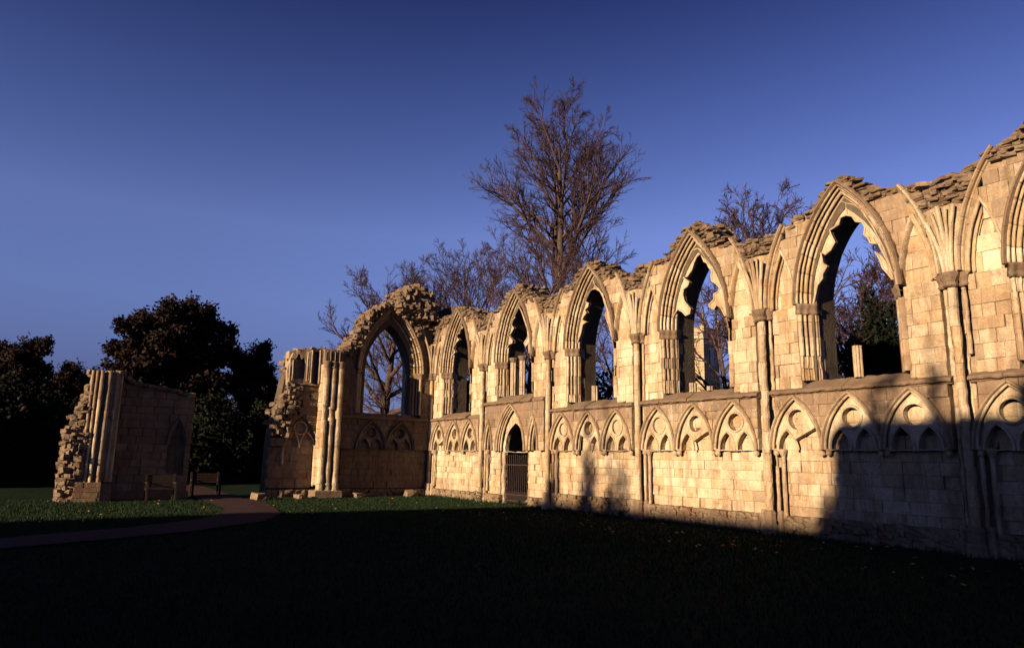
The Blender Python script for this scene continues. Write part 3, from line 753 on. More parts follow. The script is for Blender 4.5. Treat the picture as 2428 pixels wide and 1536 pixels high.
# -- vault ribs, wall shafts, capitals, bases
def shaft(fr, u, v, z0, z1, r, t=(0.35, .1, 0), amp=0.012, k=10, taper=1.0, step=0.1):
    n = max(2, int((z1 - z0) / step)); zz = [z0 + (z1 - z0) * i / n for i in range(n + 1)]
    return tube(fr, [(u, v, z) for z in zz], [r * (1 + 0.10 * noise.noise(Vector((u * 3, z * 2.2, 7)))) for z in zz], k, amp, t)
for k in range(7):
    c = P[k]; far = k < 2
    ms = MB()
    zlow = 0.45
    ero = 0.02 if k >= 4 else 0.010
    # drums, individually shifted
    z = zlow + 0.05
    first = True
    body = MB()
    for (du, dv, r) in ((0, -.01, .088), (-.175, .10, .042), (.175, .10, .042), (-.09, .19, .022), (.09, .19, .022)):
        zz = zlow + .05
        while zz < 5.22:
            h = min(rnd.uniform(.3, .75), 5.22 - zz)
            if rnd.random() < (0.0 if du == 0 else 0.18) and 0.8 < zz < 4.8: zz += h; continue
            V, F, T = shaft(fr_main, c + du + rnd.uniform(-.006, .006), dv + rnd.uniform(-.006, .006), zz + .003, zz + h - .003, r * (1 + rnd.uniform(-.05, .05)), (rnd.uniform(0, .8), rnd.uniform(0, .25) + (.12 if k >= 4 else 0), 0), ero)
            body.add(V, F, T); zz += h
    # pilaster behind the shafts
    V, F, T = box(fr_main, c - .33, c + .33, 0.235, 0.36, 0.2, 5.5, 0, 0.006, (.5, .6, 0)); body.add(V, F, T)
    so = body.build('wall_shaft', LIME, wall)
    # polygonal bell base
    mb = MB()
    for (du, dv, r) in ((0, -.03, .15), (-.24, .07, .08), (.24, .07, .08)):
        V, F, T = tube(fr_main, [(c + du, dv, z) for z in (-.05, .22, .26, .44, .50, .54, .57)], [r * 1.25, r * 1.22, r * 1.02, r, r * 1.1, r * .95, r * .7], 8, 0.008, (rnd.uniform(.2, .7), .25, 0)); mb.add(V, F, T)
    mb.build('shaft_base', WEATH if k > 2 else LIME, so)
    mb = MB()
    for (du, dv, r) in ((0, -.03, .16), (-.2, .07, .10), (.2, .07, .10)):
        V, F, T = tube(fr_main, [(c + du, dv, z) for z in (5.20, 5.23, 5.26, 5.30, 5.38, 5.43, 5.47, 5.49)], [r * .75, r * .95, r * .8, r * .78, r * 1.1, r * 1.25, r * 1.3, r * 1.05], 10, 0.02, (.5, .6, 0)); mb.add(V, F, T)
    mb.build('capital', WEATH, so)
    # springer block and fan of ribs
    mb = MB(); V = []
    lv = [(5.48, .17, -.06), (5.9, .2, -.09), (6.3, .27, -.13), (6.6, .34, -.16), (6.85, .42, -.19)]
    for (z, hw, vf) in lv:
        for (a, v) in ((-hw, .2), (-hw, vf * .2), (-hw * .45, vf), (hw * .45, vf), (hw, vf * .2), (hw, .2)): V.append(nd(fr_main(c + a, v, z), .008, 4))
    F = [(i * 6 + j, i * 6 + j + 1, i * 6 + j + 7, i * 6 + j + 6) for i in range(len(lv) - 1) for j in range(5)]; F.append(tuple(range(24, 30)))
    mb.add(V, F, (.5, .35, 0))
    for (a1, v1, zt, r) in ((0, -.30, 6.78 + rnd.uniform(-.1, .1), .048), (-.22, -.24, 6.72 + rnd.uniform(-.2, .1), .04), (.22, -.24, 6.74 + rnd.uniform(-.2, .1), .04), (-.11, -.27, 6.75, .03), (.11, -.27, 6.78, .03)):
        n = 12; path = []
        for i in range(n + 1):
            s = i / n; zz = 5.48 + (zt - 5.48) * s
            path.append((c + a1 * .35 + a1 * .9 * s ** 1.8, -.10 + (v1 + .10) * s ** 1.6, zz))
        V, F, T = tube(fr_main, path, r, 7, 0.007, (rnd.uniform(0, .6), .15 + .1 * (zt > 6.7), 0)); mb.add(V, F, T)
    mb.build('vault_springer', LIME, wall)
# wall ribs (formerets)
RIB = [(-0.035, .08), (-0.035, -.08), (-0.015, -.13), (0.02, -.14), (0.045, -.10), (0.05, -.04), (0.075, -.03), (0.09, .0), (0.09, .08)]
FT = 3.38 - 0
def rib_t(zt, r=3.78, off=1.68): return math.asin((zt - 5.5) / r) / math.acos(off / r)
ends = {0: (7.4, 7.5), 1: (7.55, 7.6), 2: (7.65, 7.6), 3: (7.62, 7.6), 4: (7.5, 7.62), 5: (7.85, 7.7)}
for k in range(6):
    for sd_, zt in ((-1, ends[k][0]), (1, ends[k][1])):
        tm = rib_t(zt); ts = [0]
        while ts[-1] < tm - 0.12: ts.append(ts[-1] + rnd.uniform(.09, .15))
        ts.append(tm)
        grp = MB()
        for a, b in zip(ts[:-1], ts[1:]):
            V, F, T = arch_piece(fr_main, mid[k], 5.5, 2.10, 3.38, RIB, sd_, a, b, 0.08, 0.006, (rnd.uniform(.2, .8), .12 + .6 * b + rnd.uniform(-.1, .1), 0), shift=(0, rnd.uniform(-.006, .006)))
            grp.add(V, F, T)
        grp.build('wall_rib', LIME, wall)

# -- blind arcade mouldings and tracery
AM = prof_rolls(0.0, -0.04, 0.12, 0.14, 2, 0.03, 0.06, 4)
AHOOD = [(-0.05, .05), (-0.05, -.05), (-0.03, -.09), (0.0, -.085), (0.02, -.04), (0.02, .04)]
def circ(cx, cz, r, n=18): return [(cx + r * math.cos(2 * math.pi * i / n), cz + r * math.sin(2 * math.pi * i / n)) for i in range(n)]
def blind_arch(fr, c, hw, rise, zs, parent, style, lime=LIME, wbias=0.0, hoodend=0.0):
    mb = MB()
    for sd_ in (-1, 1):
        V, F, T = arch_piece(fr, c, zs, hw, rise, AM, sd_, 0, 1, 0.06, 0.007, (rnd.uniform(.1, .6), .12 + wbias, 0)); mb.add(V, F, T)
        V, F, T = arch_piece(fr, c, zs, hw, rise, AHOOD, sd_, hoodend, 1, 0.07, 0.007, (rnd.uniform(.4, .9), .55 + wbias, 0)); mb.add(V, F, T)
    ao = mb.build('blind_arch', lime, parent)
    if style is None: return ao
    keepc, keepL, keepR, disc = style
    iw = hw - 0.10
    f = lancet(iw, rise - 0.12, zs)
    cr = 0.215 + 0.02 * rnd.random(); cz = zs + 0.71
    sub = iw / 2 - 0.035
    outer = arch_loop(c, iw, zs, rise - 0.12, zs - 0.02, 10)
    hs = []
    sl = arch_loop(c - iw / 2, sub - .01, zs + .02, 0.44, zs - 0.0, 8); sr = arch_loop(c + iw / 2, sub - .01, zs + .02, 0.44, zs - 0.0, 8)
    hs += [sl[::-1], sr[::-1], circ(c, cz, cr)]
    if not keepL and not keepR: pass
    loopo = outer[::-1]
    if not keepL: # lost left half below the circle
        loopo = [p for p in loopo if not (p[0] < c - .05 and p[1] < zs + .35)]
        hs = [h for h in hs if h is not hs[0]] if False else hs[1:]
    if not keepR:
        loopo = [p for p in loopo if not (p[0] > c + .05 and p[1] < zs + .35)]
        hs = hs[:-2] + hs[-1:]
    mb = MB()
    V, F, T = plate(fr, loopo, hs, 0.06, 0.22, 0.020, 0.08, (rnd.uniform(.1, .6), .08 + wbias, 0)); mb.add(V, F, T)
    if keepc:
        ring = [(c + cr * 1.08 * math.cos(a), 0.05, cz + cr * 1.08 * math.sin(a)) for a in np.linspace(0, 2 * math.pi, 25)]
        V, F, T = tube(fr, ring, 0.032, 7, 0.006, (.3, .15 + wbias, 0), False); mb.add(V, F, T)
    for kk, cc in ((keepL, c - iw / 2), (keepR, c + iw / 2)):
        if kk:
            L = arch_loop(cc, sub, zs + .02, 0.46, zs - 0.03, 8)
            V, F, T = tube(fr, [(p[0], 0.05, p[1]) for p in L], 0.026, 6, 0.006, (.3, .15 + wbias, 0)); mb.add(V, F, T)
    mb.build('tracery', lime, ao)
    if disc:
        mb = MB(); V, F, T = plate(fr, circ(c, cz, cr * .96), [], 0.11, 0.2, 0.008, 0.08, (rnd.uniform(.1, .7), .2, 0)); mb.add(V, F, T); mb.build('infill_stone', lime, ao)
    return ao
styles = {(0, 0): (1, 1, 0, 0), (0, 1): (0, 1, 1, 0), (0, 2): (1, 1, 1, 0), (2, 0): (1, 1, 1, 1), (2, 1): (1, 0, 1, 0), (2, 2): (1, 1, 1, 1), (3, 0): (1, 1, 1, 1), (3, 1): (0, 1, 0, 0), (3, 2): (1, 1, 1, 0),
          (4, 0): (0, 1, 0, 0), (4, 1): (1, 1, 1, 0), (4, 2): (0, 1, 1, 0), (5, 0): (1, 1, 1, 0)}
for (c, hw, rise, zs, key) in arch_defs:
    blind_arch(fr_main, c, hw, rise, zs, wall, styles.get(key, (1, 1, 1, 0)))
    # pendant stub of the lost colonnette at each springing
    for sx in (c - hw + .06, c + hw - .06):
        mb = MB(); V, F, T = tube(fr_main, [(sx, 0.08, z) for z in (1.86, 1.90, 1.96, 2.0, 2.03)], [.045, .07, .06, .085, .07], 8, 0.012, (.4, .3, 0)); mb.add(V, F, T)
        mb.build('arcade_corbel', LIME, wall)
for (c, hw, rise, zs) in side_arch: blind_arch(fr_main, c, hw, rise, zs, wall, None)
for k in range(6):      # surviving colonnette at the west end of each bay
    mb = MB(); V, F, T = shaft(fr_main, P[k] + 0.36, 0.10, 0.45, 1.9, 0.045, (.4, .2, 0), 0.012, 8); mb.add(V, F, T)
    V, F, T = tube(fr_main, [(P[k] + 0.36, 0.10, z) for z in (1.84, 1.9, 1.97, 2.02)], [.05, .075, .1, .09], 8, 0.012, (.5, .4, 0)); mb.add(V, F, T)
    mb.build('colonnette', LIME, wall)

# -- doorway
DM = prof_rolls(0.0, -0.03, 0.14, 0.20, 3, 0.03, 0.05, 4)
mb = MB()
for sd_ in (-1, 1):
    V, F, T = arch_piece(fr_main, DC, 1.98, 1.0, 1.75, DM, sd_, 0, 1, 0.07, 0.006, (.3, .1, 0)); mb.add(V, F, T)
    V, F, T = arch_piece(fr_main, DC, 1.98, 1.0, 1.75, AHOOD, sd_, 0, 1, 0.07, 0.006, (.4, .35, 0)); mb.add(V, F, T)
    V, F, T = jamb_piece(fr_main, DC, 0.99, [(-.02, .2), (0.0, .17), (.03, .2), (0.06, .3)], sd_, -.05, 1.98, 0.12, 0.03, (.5, .25, 0)); mb.add(V, F, T)
dobj = mb.build('doorway', LIME, wall)
lo = arch_loop(DC, 0.90, 1.95, 1.60, 1.93, 10)[::-1]
inn = arch_loop(DC - 0.02, 0.72, 1.96, 1.08, 1.95, 10)
mb = MB(); V, F, T = plate(fr_main, lo, [inn[::-1]], 0.26, 0.42, 0.03, 0.12, (.25, .1, 0)); mb.add(V, F, T)
for sd_ in (-1, 1):
    V, F, T = jamb_piece(fr_main, DC, 0.93, [(0.0, .22), (.0, .26), (.10, .30), (.12, .42)], sd_, -.05, 1.97, 0.12, 0.04, (.45, .3, 0)); mb.add(V, F, T)
mb.build('tympanum', LIME, dobj)

# -- iron railing closing the doorway
rail = empty('iron_railing', (DC, 15.35, 0), 'low rusty iron railing of upright bars across the dark doorway', 'railing')
fr_r = lambda u, v, z: (DC + u, 15.35 + v, z)
for i in range(13):
    u = -0.80 + i * 1.60 / 12
    mb = MB(); top = 1.86 + rnd.uniform(-.02, .02)
    V, F, T = tube(fr_r, [(u, 0, 0.06), (u, 0, top - .1), (u, 0, top - .06), (u, 0, top)], [.011, .011, .018, .002], 6, 0, (.5, 0, 0)); mb.add(V, F, T); mb.build('bar', IRON, rail)
for i in range(12):
    u = -0.74 + i * 1.60 / 12
    mb = MB(); V, F, T = tube(fr_r, [(u, 0.0, 0.06), (u, 0, .42), (u, 0, .5)], [.009, .009, .002], 5, 0, (.5, 0, 0)); mb.add(V, F, T); mb.build('dog_bar', IRON, rail)
for z in (0.12, 0.34, 1.45):
    mb = MB(); V, F, T = box(fr_r, -.84, .84, -.015, .015, z, z + .03); mb.add(V, F, T); mb.build('rail', IRON, rail)

# ==================================================================== NORTH PART OF THE WEST FRONT
west = empty('ruined_west_front', (-29.75, 11.3, 0), 'shaded end wall with one tall open arch and a clustered pier', 'ruined wall')
WTOP = polyline([(7.8, 2.45), (7.9, 3.1), (8.0, 3.5), (8.25, 4.15), (8.32, 5.1), (8.4, 5.55), (8.55, 5.9), (9.0, 6.1), (9.85, 6.2), (10.5, 6.15), (10.9, 6.5), (11.25, 7.0), (11.5, 7.75), (12.15, 8.35),
                 (12.84, 8.68), (13.1, 9.2), (13.7, 9.5), (14.3, 9.38), (14.75, 8.8), (15.0, 8.2), (15.6, 8.1), (16.1, 8.1)])
WC = 12.9
outl = [(7.85, -.4), (7.9, 2.4)] + [(u, WTOP(u) - 0.12 + .05 * noise.noise(Vector((u * 4, 3, 0)))) for u in np.arange(8.0, 16.12, .16)] + [(16.12, -.4)]
mb = MB(); V, F, T = plate(fr_west, outl[::-1], [arch_loop(WC, 1.1, 5.45, 2.15, 3.56)], 0.25, 1.1, 0.012, 0.25, (.5, .3, 0)); mb.add(V, F, T)
mb.build('wall_core', MORTAR, west)
st = []
warch = [(12.15, 0.68, 1.2, 2.0), (13.52, 0.68, 1.2, 2.0)]
st += row_stones(courses(0.35, 2.0, 0.28), 10.6, 14.95, [], 0.18, (.28, .6), weather=lambda u, z: .2, depth=.14)
st += row_stones(courses(2.0, 3.25, 0.28), 11.3, 14.3, [], 0.19, (.28, .6), weather=lambda u, z: .2, depth=.1)
st += row_stones(courses(2.0, 3.3, 0.28), 10.6, 14.95, [(c, lancet(h, r, z)) for c, h, r, z in warch], 0.0, (.25, .5), weather=lambda u, z: .35, depth=.2)
wopw = (WC, lancet(1.58, 2.9, 5.45, 3.3))
st += row_stones(courses(3.42, 6.1, 0.29), 10.55, 14.95, [wopw], 0.02, (.25, .5), weather=lambda u, z: .3, depth=.28)
st += row_stones(courses(6.1, 7.6, 0.27), 14.2, 14.95, [wopw], 0.02, (.25, .4), weather=lambda u, z: .3, depth=.28)
# the stretch left of the pier
larch = (9.02, 0.70, 1.25, 2.05)
st += row_stones(courses(0.38, 2.05, 0.32), 7.82, 9.62, [], 0.08, (.35, .7), weather=lambda u, z: .1, depth=.2, rough=.004, jit=.02, u0f=lambda z: 7.82 + .12 * noise.noise(Vector((z * 4, 1, 1))))
red = [r for r in st if r['vf'] < .13 and r['vf'] > .05 and 8.3 < r['c'][0] < 9.7]
st = [r for r in st if not any(r is q for q in red)]
st += row_stones(courses(2.05, 4.6, 0.30), 7.85, 9.62, [(larch[0], lancet(.68, 1.23, 2.05))], -0.15, (.25, .5), top=lambda u: WTOP(u) - .1, weather=lambda u, z: .3, depth=.38, rough=.008, jit=.03,
                 skip=lambda u, z: (u < 8.5 and z > 2.4) or (u < 8.9 and z > 3.4))
red += row_stones(courses(2.05, 3.3, .3), 8.3, 9.7, [], 0.08, (.3, .5), weather=lambda u, z: .1, depth=.2)
emit_stones(st, fr_west, west, WSHADE, 220, bev=0.008, gap=0.003)
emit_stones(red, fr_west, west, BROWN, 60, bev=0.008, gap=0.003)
rub = []
for z in np.arange(2.5, 9.6, .10):
    for u in np.arange(7.85, 15.2, .15):
        uu = u + rnd.uniform(-.08, .08)
        if z > WTOP(uu) - .02: continue
        win = lancet(1.66, 2.98, 5.45)(z)
        inl = (uu < 8.5 and z > 2.45 and z < 4.7) or (uu < 9.0 and 3.35 < z < 4.6 and uu < 8.9)
        ov = (z > 6.0 and uu > 10.5 and abs(uu - WC) > win and not (z < 7.6 and uu > 14.2))
        if inl or ov:
            vv = (-.12 if inl else (-.02 - (0.35 * max(0, min(1, (z - 8.0))) if uu > 12.9 else 0)))
            s = rnd.uniform(.10, .27)
            rub.append((fr_west(uu, vv + rnd.uniform(-.1, .1), z), (s, s * rnd.uniform(.8, 1.3), s * rnd.uniform(.45, .8)), rnd.uniform(0, 3), .35))
for u in np.arange(7.9, 15.6, .11):
    for v in (-.1, .15, .45, .8, 1.05):
        if rnd.random() < .85:
            s = rnd.uniform(.12, .28)
            rub.append((fr_west(u + rnd.uniform(-.07, .07), v, WTOP(u) - .09 + rnd.uniform(-.06, .08)), (s, s, s * rnd.uniform(.4, .7)), rnd.uniform(0, 3), .5))
# broken vault lump standing forward over the corner
for z in np.arange(8.0, 9.5, .13):
    for u in np.arange(13.0, 15.0, .2):
        for v in (-.45, -.2, .1):
            if z < WTOP(u) - .05 and z > 8.0 + (14.2 - u) * .35 - v * .8 - .5:
                s = rnd.uniform(.18, .36); rub.append((fr_west(u + rnd.uniform(-.08, .08), v + rnd.uniform(-.08, .08), z), (s, s, s * .65), rnd.uniform(0, 3), .3))
for u in np.arange(7.9, 14.9, .26):
    for z in (.08, .22):
        s = rnd.uniform(.2, .4); rub.append((fr_west(u, .06 + rnd.uniform(-.05, .08), z), (.35, s, .17), rnd.uniform(-.2, .2), .5))
emit_rubble(rub, west, 260)
# its window arch
mbw = MB(); RV = [(0.44, .42), (0.50, .70), (.52, 1.08)]
for sd_ in (-1, 1):
    V, F, T = arch_piece(fr_west, WC, 5.45, 1.6, 2.95, RV, sd_, 0, 1, 0.1, 0.008, (.5, .3, 0)); mbw.add(V, F, T)
    V, F, T = jamb_piece(fr_west, WC, 1.6, RV, sd_, 3.56, 5.45, .15, .01, (.5, .3, 0)); mbw.add(V, F, T)
wo_ = mbw.build('window_opening', LIME, west)
WM = prof_rolls(0.04, -0.03, 0.46, 0.44, 4, 0.045, 0.12)
for sd_ in (-1, 1):
    ts = [0.0]
    while ts[-1] < .88: ts.append(ts[-1] + rnd.uniform(.08, .14))
    ts[-1] = 1.0
    for a, b in zip(ts[:-1], ts[1:]):
        V, F, T = arch_piece(fr_west, WC, 5.45, 1.6, 2.95, WM, sd_, a, b, .07, .007, (rnd.uniform(.2, .9), .1 + .35 * a, 0)); mk('voussoir', V, F, LIME, wo_, T, True)
        V, F, T = arch_piece(fr_west, WC, 5.45, 1.6, 2.95, HOOD, sd_, a, b, .08, .007, (rnd.uniform(.3, .8), .5, 0)); mk('hood_mould_stone', V, F, WEATH, wo_, T, False)
    V, F, T = jamb_piece(fr_west, WC, 1.6, WM, sd_, 3.56, 5.22, .1, .012, (.4, .3, 0)); mk('jamb_stone', V, F, LIME, wo_, T, False)
    capital_band(fr_west, WC, 1.6, sd_, wo_, ((0.02, -.02), (0.46, .44)))
ts = [0, .13, .26, .38, rib_t(7.75)]
grp = MB()
for a, b in zip(ts[:-1], ts[1:]):
    V, F, T = arch_piece(fr_west, WC, 5.5, 1.98, 3.45, RIB, 1, a, b, .08, .006, (rnd.uniform(.2, .8), .3, 0)); grp.add(V, F, T)
grp.build('wall_rib', LIME, west)
for c, h, r, z in warch: blind_arch(fr_west, c, h, r, z, west, (1, 1, 1, 0), WSHADE, .1)
blind_arch(fr_west, *larch[:1], 0.70, 1.25, 2.05, west, None, WEATH, .2)
# open Y tracery standing free in the left arch
mb = MB(); c = 9.02; cz = 2.78
ring = [(c + .26 * math.cos(a), -.02, cz + .26 * math.sin(a)) for a in np.linspace(0, 2 * math.pi, 25)]
for path, r in ((ring, .032), ([(c - .6, -.02, 2.1), (c - .58, -.02, 2.25), (c - .45, -.02, 2.45), (c - .27, -.02, 2.62)], .03), ([(c + .6, -.02, 2.1), (c + .58, -.02, 2.28), (c + .45, -.02, 2.48), (c + .25, -.02, 2.65)], .03),
                ([(c, -.02, 2.0), (c - .02, -.02, 2.15), (c - .1, -.02, 2.38), (c - .2, -.02, 2.58)], .035), ([(c, -.02, 2.0), (c + .02, -.02, 2.15), (c + .08, -.02, 2.35), (c + .17, -.02, 2.56)], .03)):
    V, F, T = tube(fr_west, path, r, 7, .004, (.3, .1, 0)); mb.add(V, F, T)
mb.build('tracery', LIME, west)
mb = MB(); V, F, T = shaft(fr_west, 9.66, -.1, .45, 2.05, .05, (.3, .1, 0)); mb.add(V, F, T); mb.build('colonnette', LIME, west); mb = MB(); V, F, T = shaft(fr_west, 8.36, -.02, 1.3, 2.1, .05, (.5, .2, 0), .02); mb.add(V, F, T); mb.build('colonnette', LIME, west)
for (x0, x1) in ((10.6, 11.9), (11.9, 13.2), (13.2, 14.85)):
    mb = MB(); V, F, T = box(fr_west, x0 + .003, x1 - .003, -.10, .3, 3.29, 3.42, .03, .008, (.5, .5, 0)); mb.add(V, F, T); V, F, T = box(fr_west, max(x0, 11.4), min(x1, 14.4), .24, .9, 3.40, 3.565, .02, .008, (.5, .5, 0)); mb.add(V, F, T)
    mb.build('string_course', WEATH, west)
column(fr_west, 12.98, .9, 3.56, 3.92, .16, west)
# clustered pier
mb = MB()
for z0, z1 in zip(courses(.5, 5.5, .4)[:-1], courses(.5, 5.5, .4)[1:]): pass
zc = courses(.5, 5.45, .38)
po = None
for z0, z1 in zip(zc[:-1], zc[1:]):
    V, F, T = box(fr_west, 9.64, 10.50, -.66 + rnd.uniform(-.01, .01), .3, z0 + .003, z1 - .003, .012, .006, (rnd.uniform(.1, .8), .15, 0)); mb.add(V, F, T)
pier = mb.build('pier', LIME, west)
for (u, r, gapz) in ((9.76, .125, True), (10.05, .115, True), (10.36, .135, False)):
    z = .5
    while z < 5.3:
        h = min(rnd.uniform(.3, .7), 5.3 - z); 
        if 5.3 - z - h < .12: h = 5.3 - z
        bad = gapz and 3.25 < z + h / 2 < 3.75
        V, F, T = shaft(fr_west, u, -.69 + (.06 if bad else 0), z + .003, z + h - .003, r * (.85 if bad else 1), (rnd.uniform(0, .75), .05 + (.2 if z > 4.4 else 0), 0), .03 if bad else .008, 12)
        mk('drum', V, F, LIME, pier, T, False); z += h
    V, F, T = tube(fr_west, [(u, -.69, z) for z in (5.28, 5.32, 5.36, 5.48, 5.54, 5.57)], [r, r * 1.15, r * .98, r * 1.25, r * 1.35, r * 1.2], 12, .01, (.4, .5, 0)); mk('capital', V, F, WEATH, pier, T, True)
    V, F, T = tube(fr_west, [(u, -.69, z) for z in (.26, .32, .36, .5, .56, .6)], [r * 1.7, r * 1.65, r * 1.3, r * 1.25, r * 1.3, r * 1.0], 10, .008, (.4, .3, 0)); mk('shaft_base', V, F, LIME, pier, T, False)
mb = MB(); V, F, T = box(fr_west, 9.5, 10.62, -.95, .3, -.02, .30, .04, .02, (.4, .35, 0)); mb.add(V, F, T); mb.build('plinth', WEATH, west)
mb = MB(); V, F, T = box(fr_west, 9.7, 10.5, -.5, .4, 5.5, 6.12, .03, .03, (.6, .5, 0)); mb.add(V, F, T)
for i, u in enumerate((9.72, 9.8, 9.92, 10.02, 10.12, 10.22, 10.32, 10.42)):
    V, F, T = shaft(fr_west, u, -.58 + .04 * (i % 2), 5.54, 6.02 + rnd.uniform(-.06, .08), .028, (.4, .45, 0), .006, 6); mb.add(V, F, T)
mb.build('broken_springer', WEATH, west)
# upper storey fragment with a small niche and a deep slot
o1 = [(8.30, 4.6), (9.66, 4.55), (9.66, 6.05), (9.3, 6.12), (9.0, 6.08), (8.7, 5.98), (8.45, 5.85), (8.32, 5.5), (8.24, 5.1)]
niche = [(8.52, 4.78), (8.97, 4.8), (8.99, 5.5), (8.92, 5.68), (8.8, 5.62), (8.74, 5.82), (8.66, 5.82), (8.6, 5.68), (8.52, 5.58)]
slot = [(9.27, 4.62), (9.53, 4.60), (9.53, 6.0), (9.27, 6.0)]
mb = MB(); V, F, T = plate(fr_west, o1, [niche, slot], -.22, .02, .018, .1, (.5, .4, 0)); mb.add(V, F, T)
V, F, T = box(fr_west, 8.35, 9.66, .02, .5, 4.55, 5.95, 0, .02, (.7, .5, 0)); mb.add(V, F, T)
for u, r in ((8.46, .035), (8.34, .03), (9.06, .03), (9.14, .025), (9.23, .045), (9.58, .04), (9.66, .03), (9.74, .035), (9.84, .025)):
    V, F, T = shaft(fr_west, u, -.26 if u < 9.7 else -.3, 4.62 + rnd.uniform(0, .1), 5.98 + rnd.uniform(-.1, .1) - (.4 if u < 8.5 else 0), r, (.4, .3, 0), .008, 7); mb.add(V, F, T)
mb.build('upper_niche', LIME, west)
# wall head of the corner seen behind the first window
mb = MB()
for i in range(6):
    u = -31 + i * .42; V, F, T = box(fr_main, u, u + .4, .62, 1.12, 7.6, 8.72 + rnd.uniform(-.04, .06) - .05 * i * .4, .02, .02, (.6, .7, 0)); mb.add(V, F, T)
mb.build('corner_wall_head', MORTAR, wall)

# ==================================================================== SOUTH PART OF THE WEST FRONT
south = empty('ruined_pier_wall', (-29.75, 2.9, 0), 'isolated dark wall stump with tall fluted pier of shafts at its left end', 'ruined wall')
STOP = polyline([(.78, .6), (.8, 2.4), (.95, 2.9), (1.2, 3.4), (1.35, 3.9), (1.38, 4.5), (2.3, 4.62), (2.6, 4.3), (3.2, 4.2), (3.9, 4.12), (4.3, 4.03), (4.9, 3.9)])
mb = MB(); outl = [(1.2, -.4), (1.25, 3.4)] + [(u, STOP(u) - .12) for u in np.arange(1.4, 4.9, .2)] + [(4.88, -.4)]
V, F, T = plate(fr_west, outl[::-1], [], 0.1, 1.1, .012, .3, (.5, .3, 0)); mb.add(V, F, T); mb.build('wall_core', MORTAR, south)
st = row_stones(courses(.3, 2.0, .3), 2.2, 4.9, [(4.4, lancet(.3, .9, 2.0, .9))], 0.0, (.35, .7), weather=lambda u, z: .1, depth=.3)
st += row_stones(courses(2.0, 4.6, .3), 2.2, 4.9, [(4.4, lancet(.3, .9, 2.0, .9))], 0.0, (.35, .7), top=lambda u: STOP(u) - .1, weather=lambda u, z: .35, depth=.3)
emit_stones(st, fr_west, south, WEATH, 150)  # darker weathered stone here stands in for the shade on this wall
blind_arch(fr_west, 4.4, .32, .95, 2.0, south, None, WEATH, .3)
mb = MB(); zc = courses(.66, 4.45, .36)
for z0, z1 in zip(zc[:-1], zc[1:]):
    V, F, T = box(fr_west, 1.3 + (.05 if z1 > 3.5 else 0), 2.22, -1.02 + rnd.uniform(-.01, .01), .2, z0 + .003, z1 - .003, .012, .008, (rnd.uniform(.1, .8), .1 + (.35 if z0 > 2.8 else 0), 0)); mb.add(V, F, T)
pier2 = mb.build('pier', LIME, south)
for (u, v, r) in ((1.36, -1.08, .05), (1.49, -1.12, .045), (1.64, -1.15, .06), (1.87, -1.12, .075), (2.1, -1.0, .06), (2.26, -.8, .06), (2.26, -.5, .06)):
    z = .66
    while z < 4.4:
        h = min(rnd.uniform(.35, .8), 4.46 - z)
        V, F, T = shaft(fr_west, u, v, z + .003, z + h - .003, r * rnd.uniform(.95, 1.05), (rnd.uniform(0, .7), .05 + (.45 if z > 2.7 else 0), 0), .008, 10); mk('drum', V, F, LIME, pier2, T, False); z += h
mb = MB()
for i, (z0, z1) in enumerate(((-.05, .14), (.143, .33), (.333, .48), (.483, .66))):
    u = 1.16 + .02 * i
    while u < 1.95:
        L = min(rnd.uniform(.2, .4), 1.98 - u)
        V, F, T = box(fr_west, u, u + L - .006, -1.32 + .02 * i + rnd.uniform(-.015, .01), .2, z0, z1, .012, .012, (rnd.uniform(.3, .95), .2, 0)); mk('plinth_stone', V, F, BROWN, south, T, False); u += L
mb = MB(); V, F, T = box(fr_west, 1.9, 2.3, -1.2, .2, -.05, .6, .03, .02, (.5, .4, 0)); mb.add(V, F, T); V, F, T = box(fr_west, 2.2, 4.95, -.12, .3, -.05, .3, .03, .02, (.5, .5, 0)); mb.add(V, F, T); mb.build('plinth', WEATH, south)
rub = []
for z in np.arange(.05, 4.0, .10):
    for u in np.arange(.84, 1.36, .13):
        if z < STOP(u) - .02:
            for v in (-1.0, -.8, -.5, -.1):
                s = rnd.uniform(.12, .26); rub.append((fr_west(u + rnd.uniform(-.06, .06), v + rnd.uniform(-.12, .12) + .1 * (z > 2.4), z), (s, s, s * rnd.uniform(.5, .8)), rnd.uniform(0, 3), .45))
for u in np.arange(1.3, 4.9, .2):
    for v in (.0, .3, .7):
        s = rnd.uniform(.2, .34); rub.append((fr_west(u, v, STOP(u) - .08), (s, s, s * .45), rnd.uniform(0, 3), .6))
for u in np.arange(1.35, 2.3, .2):
    for v in (-.9, -.6, -.3):
        s = rnd.uniform(.2, .3); rub.append((fr_west(u, v, 4.42), (s, s, s * .4), rnd.uniform(0, 3), .6))
mb = MB(); V, F, T = box(fr_west, .95, 1.35, -.85, .3, -.1, 2.5, .0, .03, (.6, .6, 0)); mb.add(V, F, T); mb.build('wall_core', MORTAR, south)
emit_rubble(rub, south, 200)

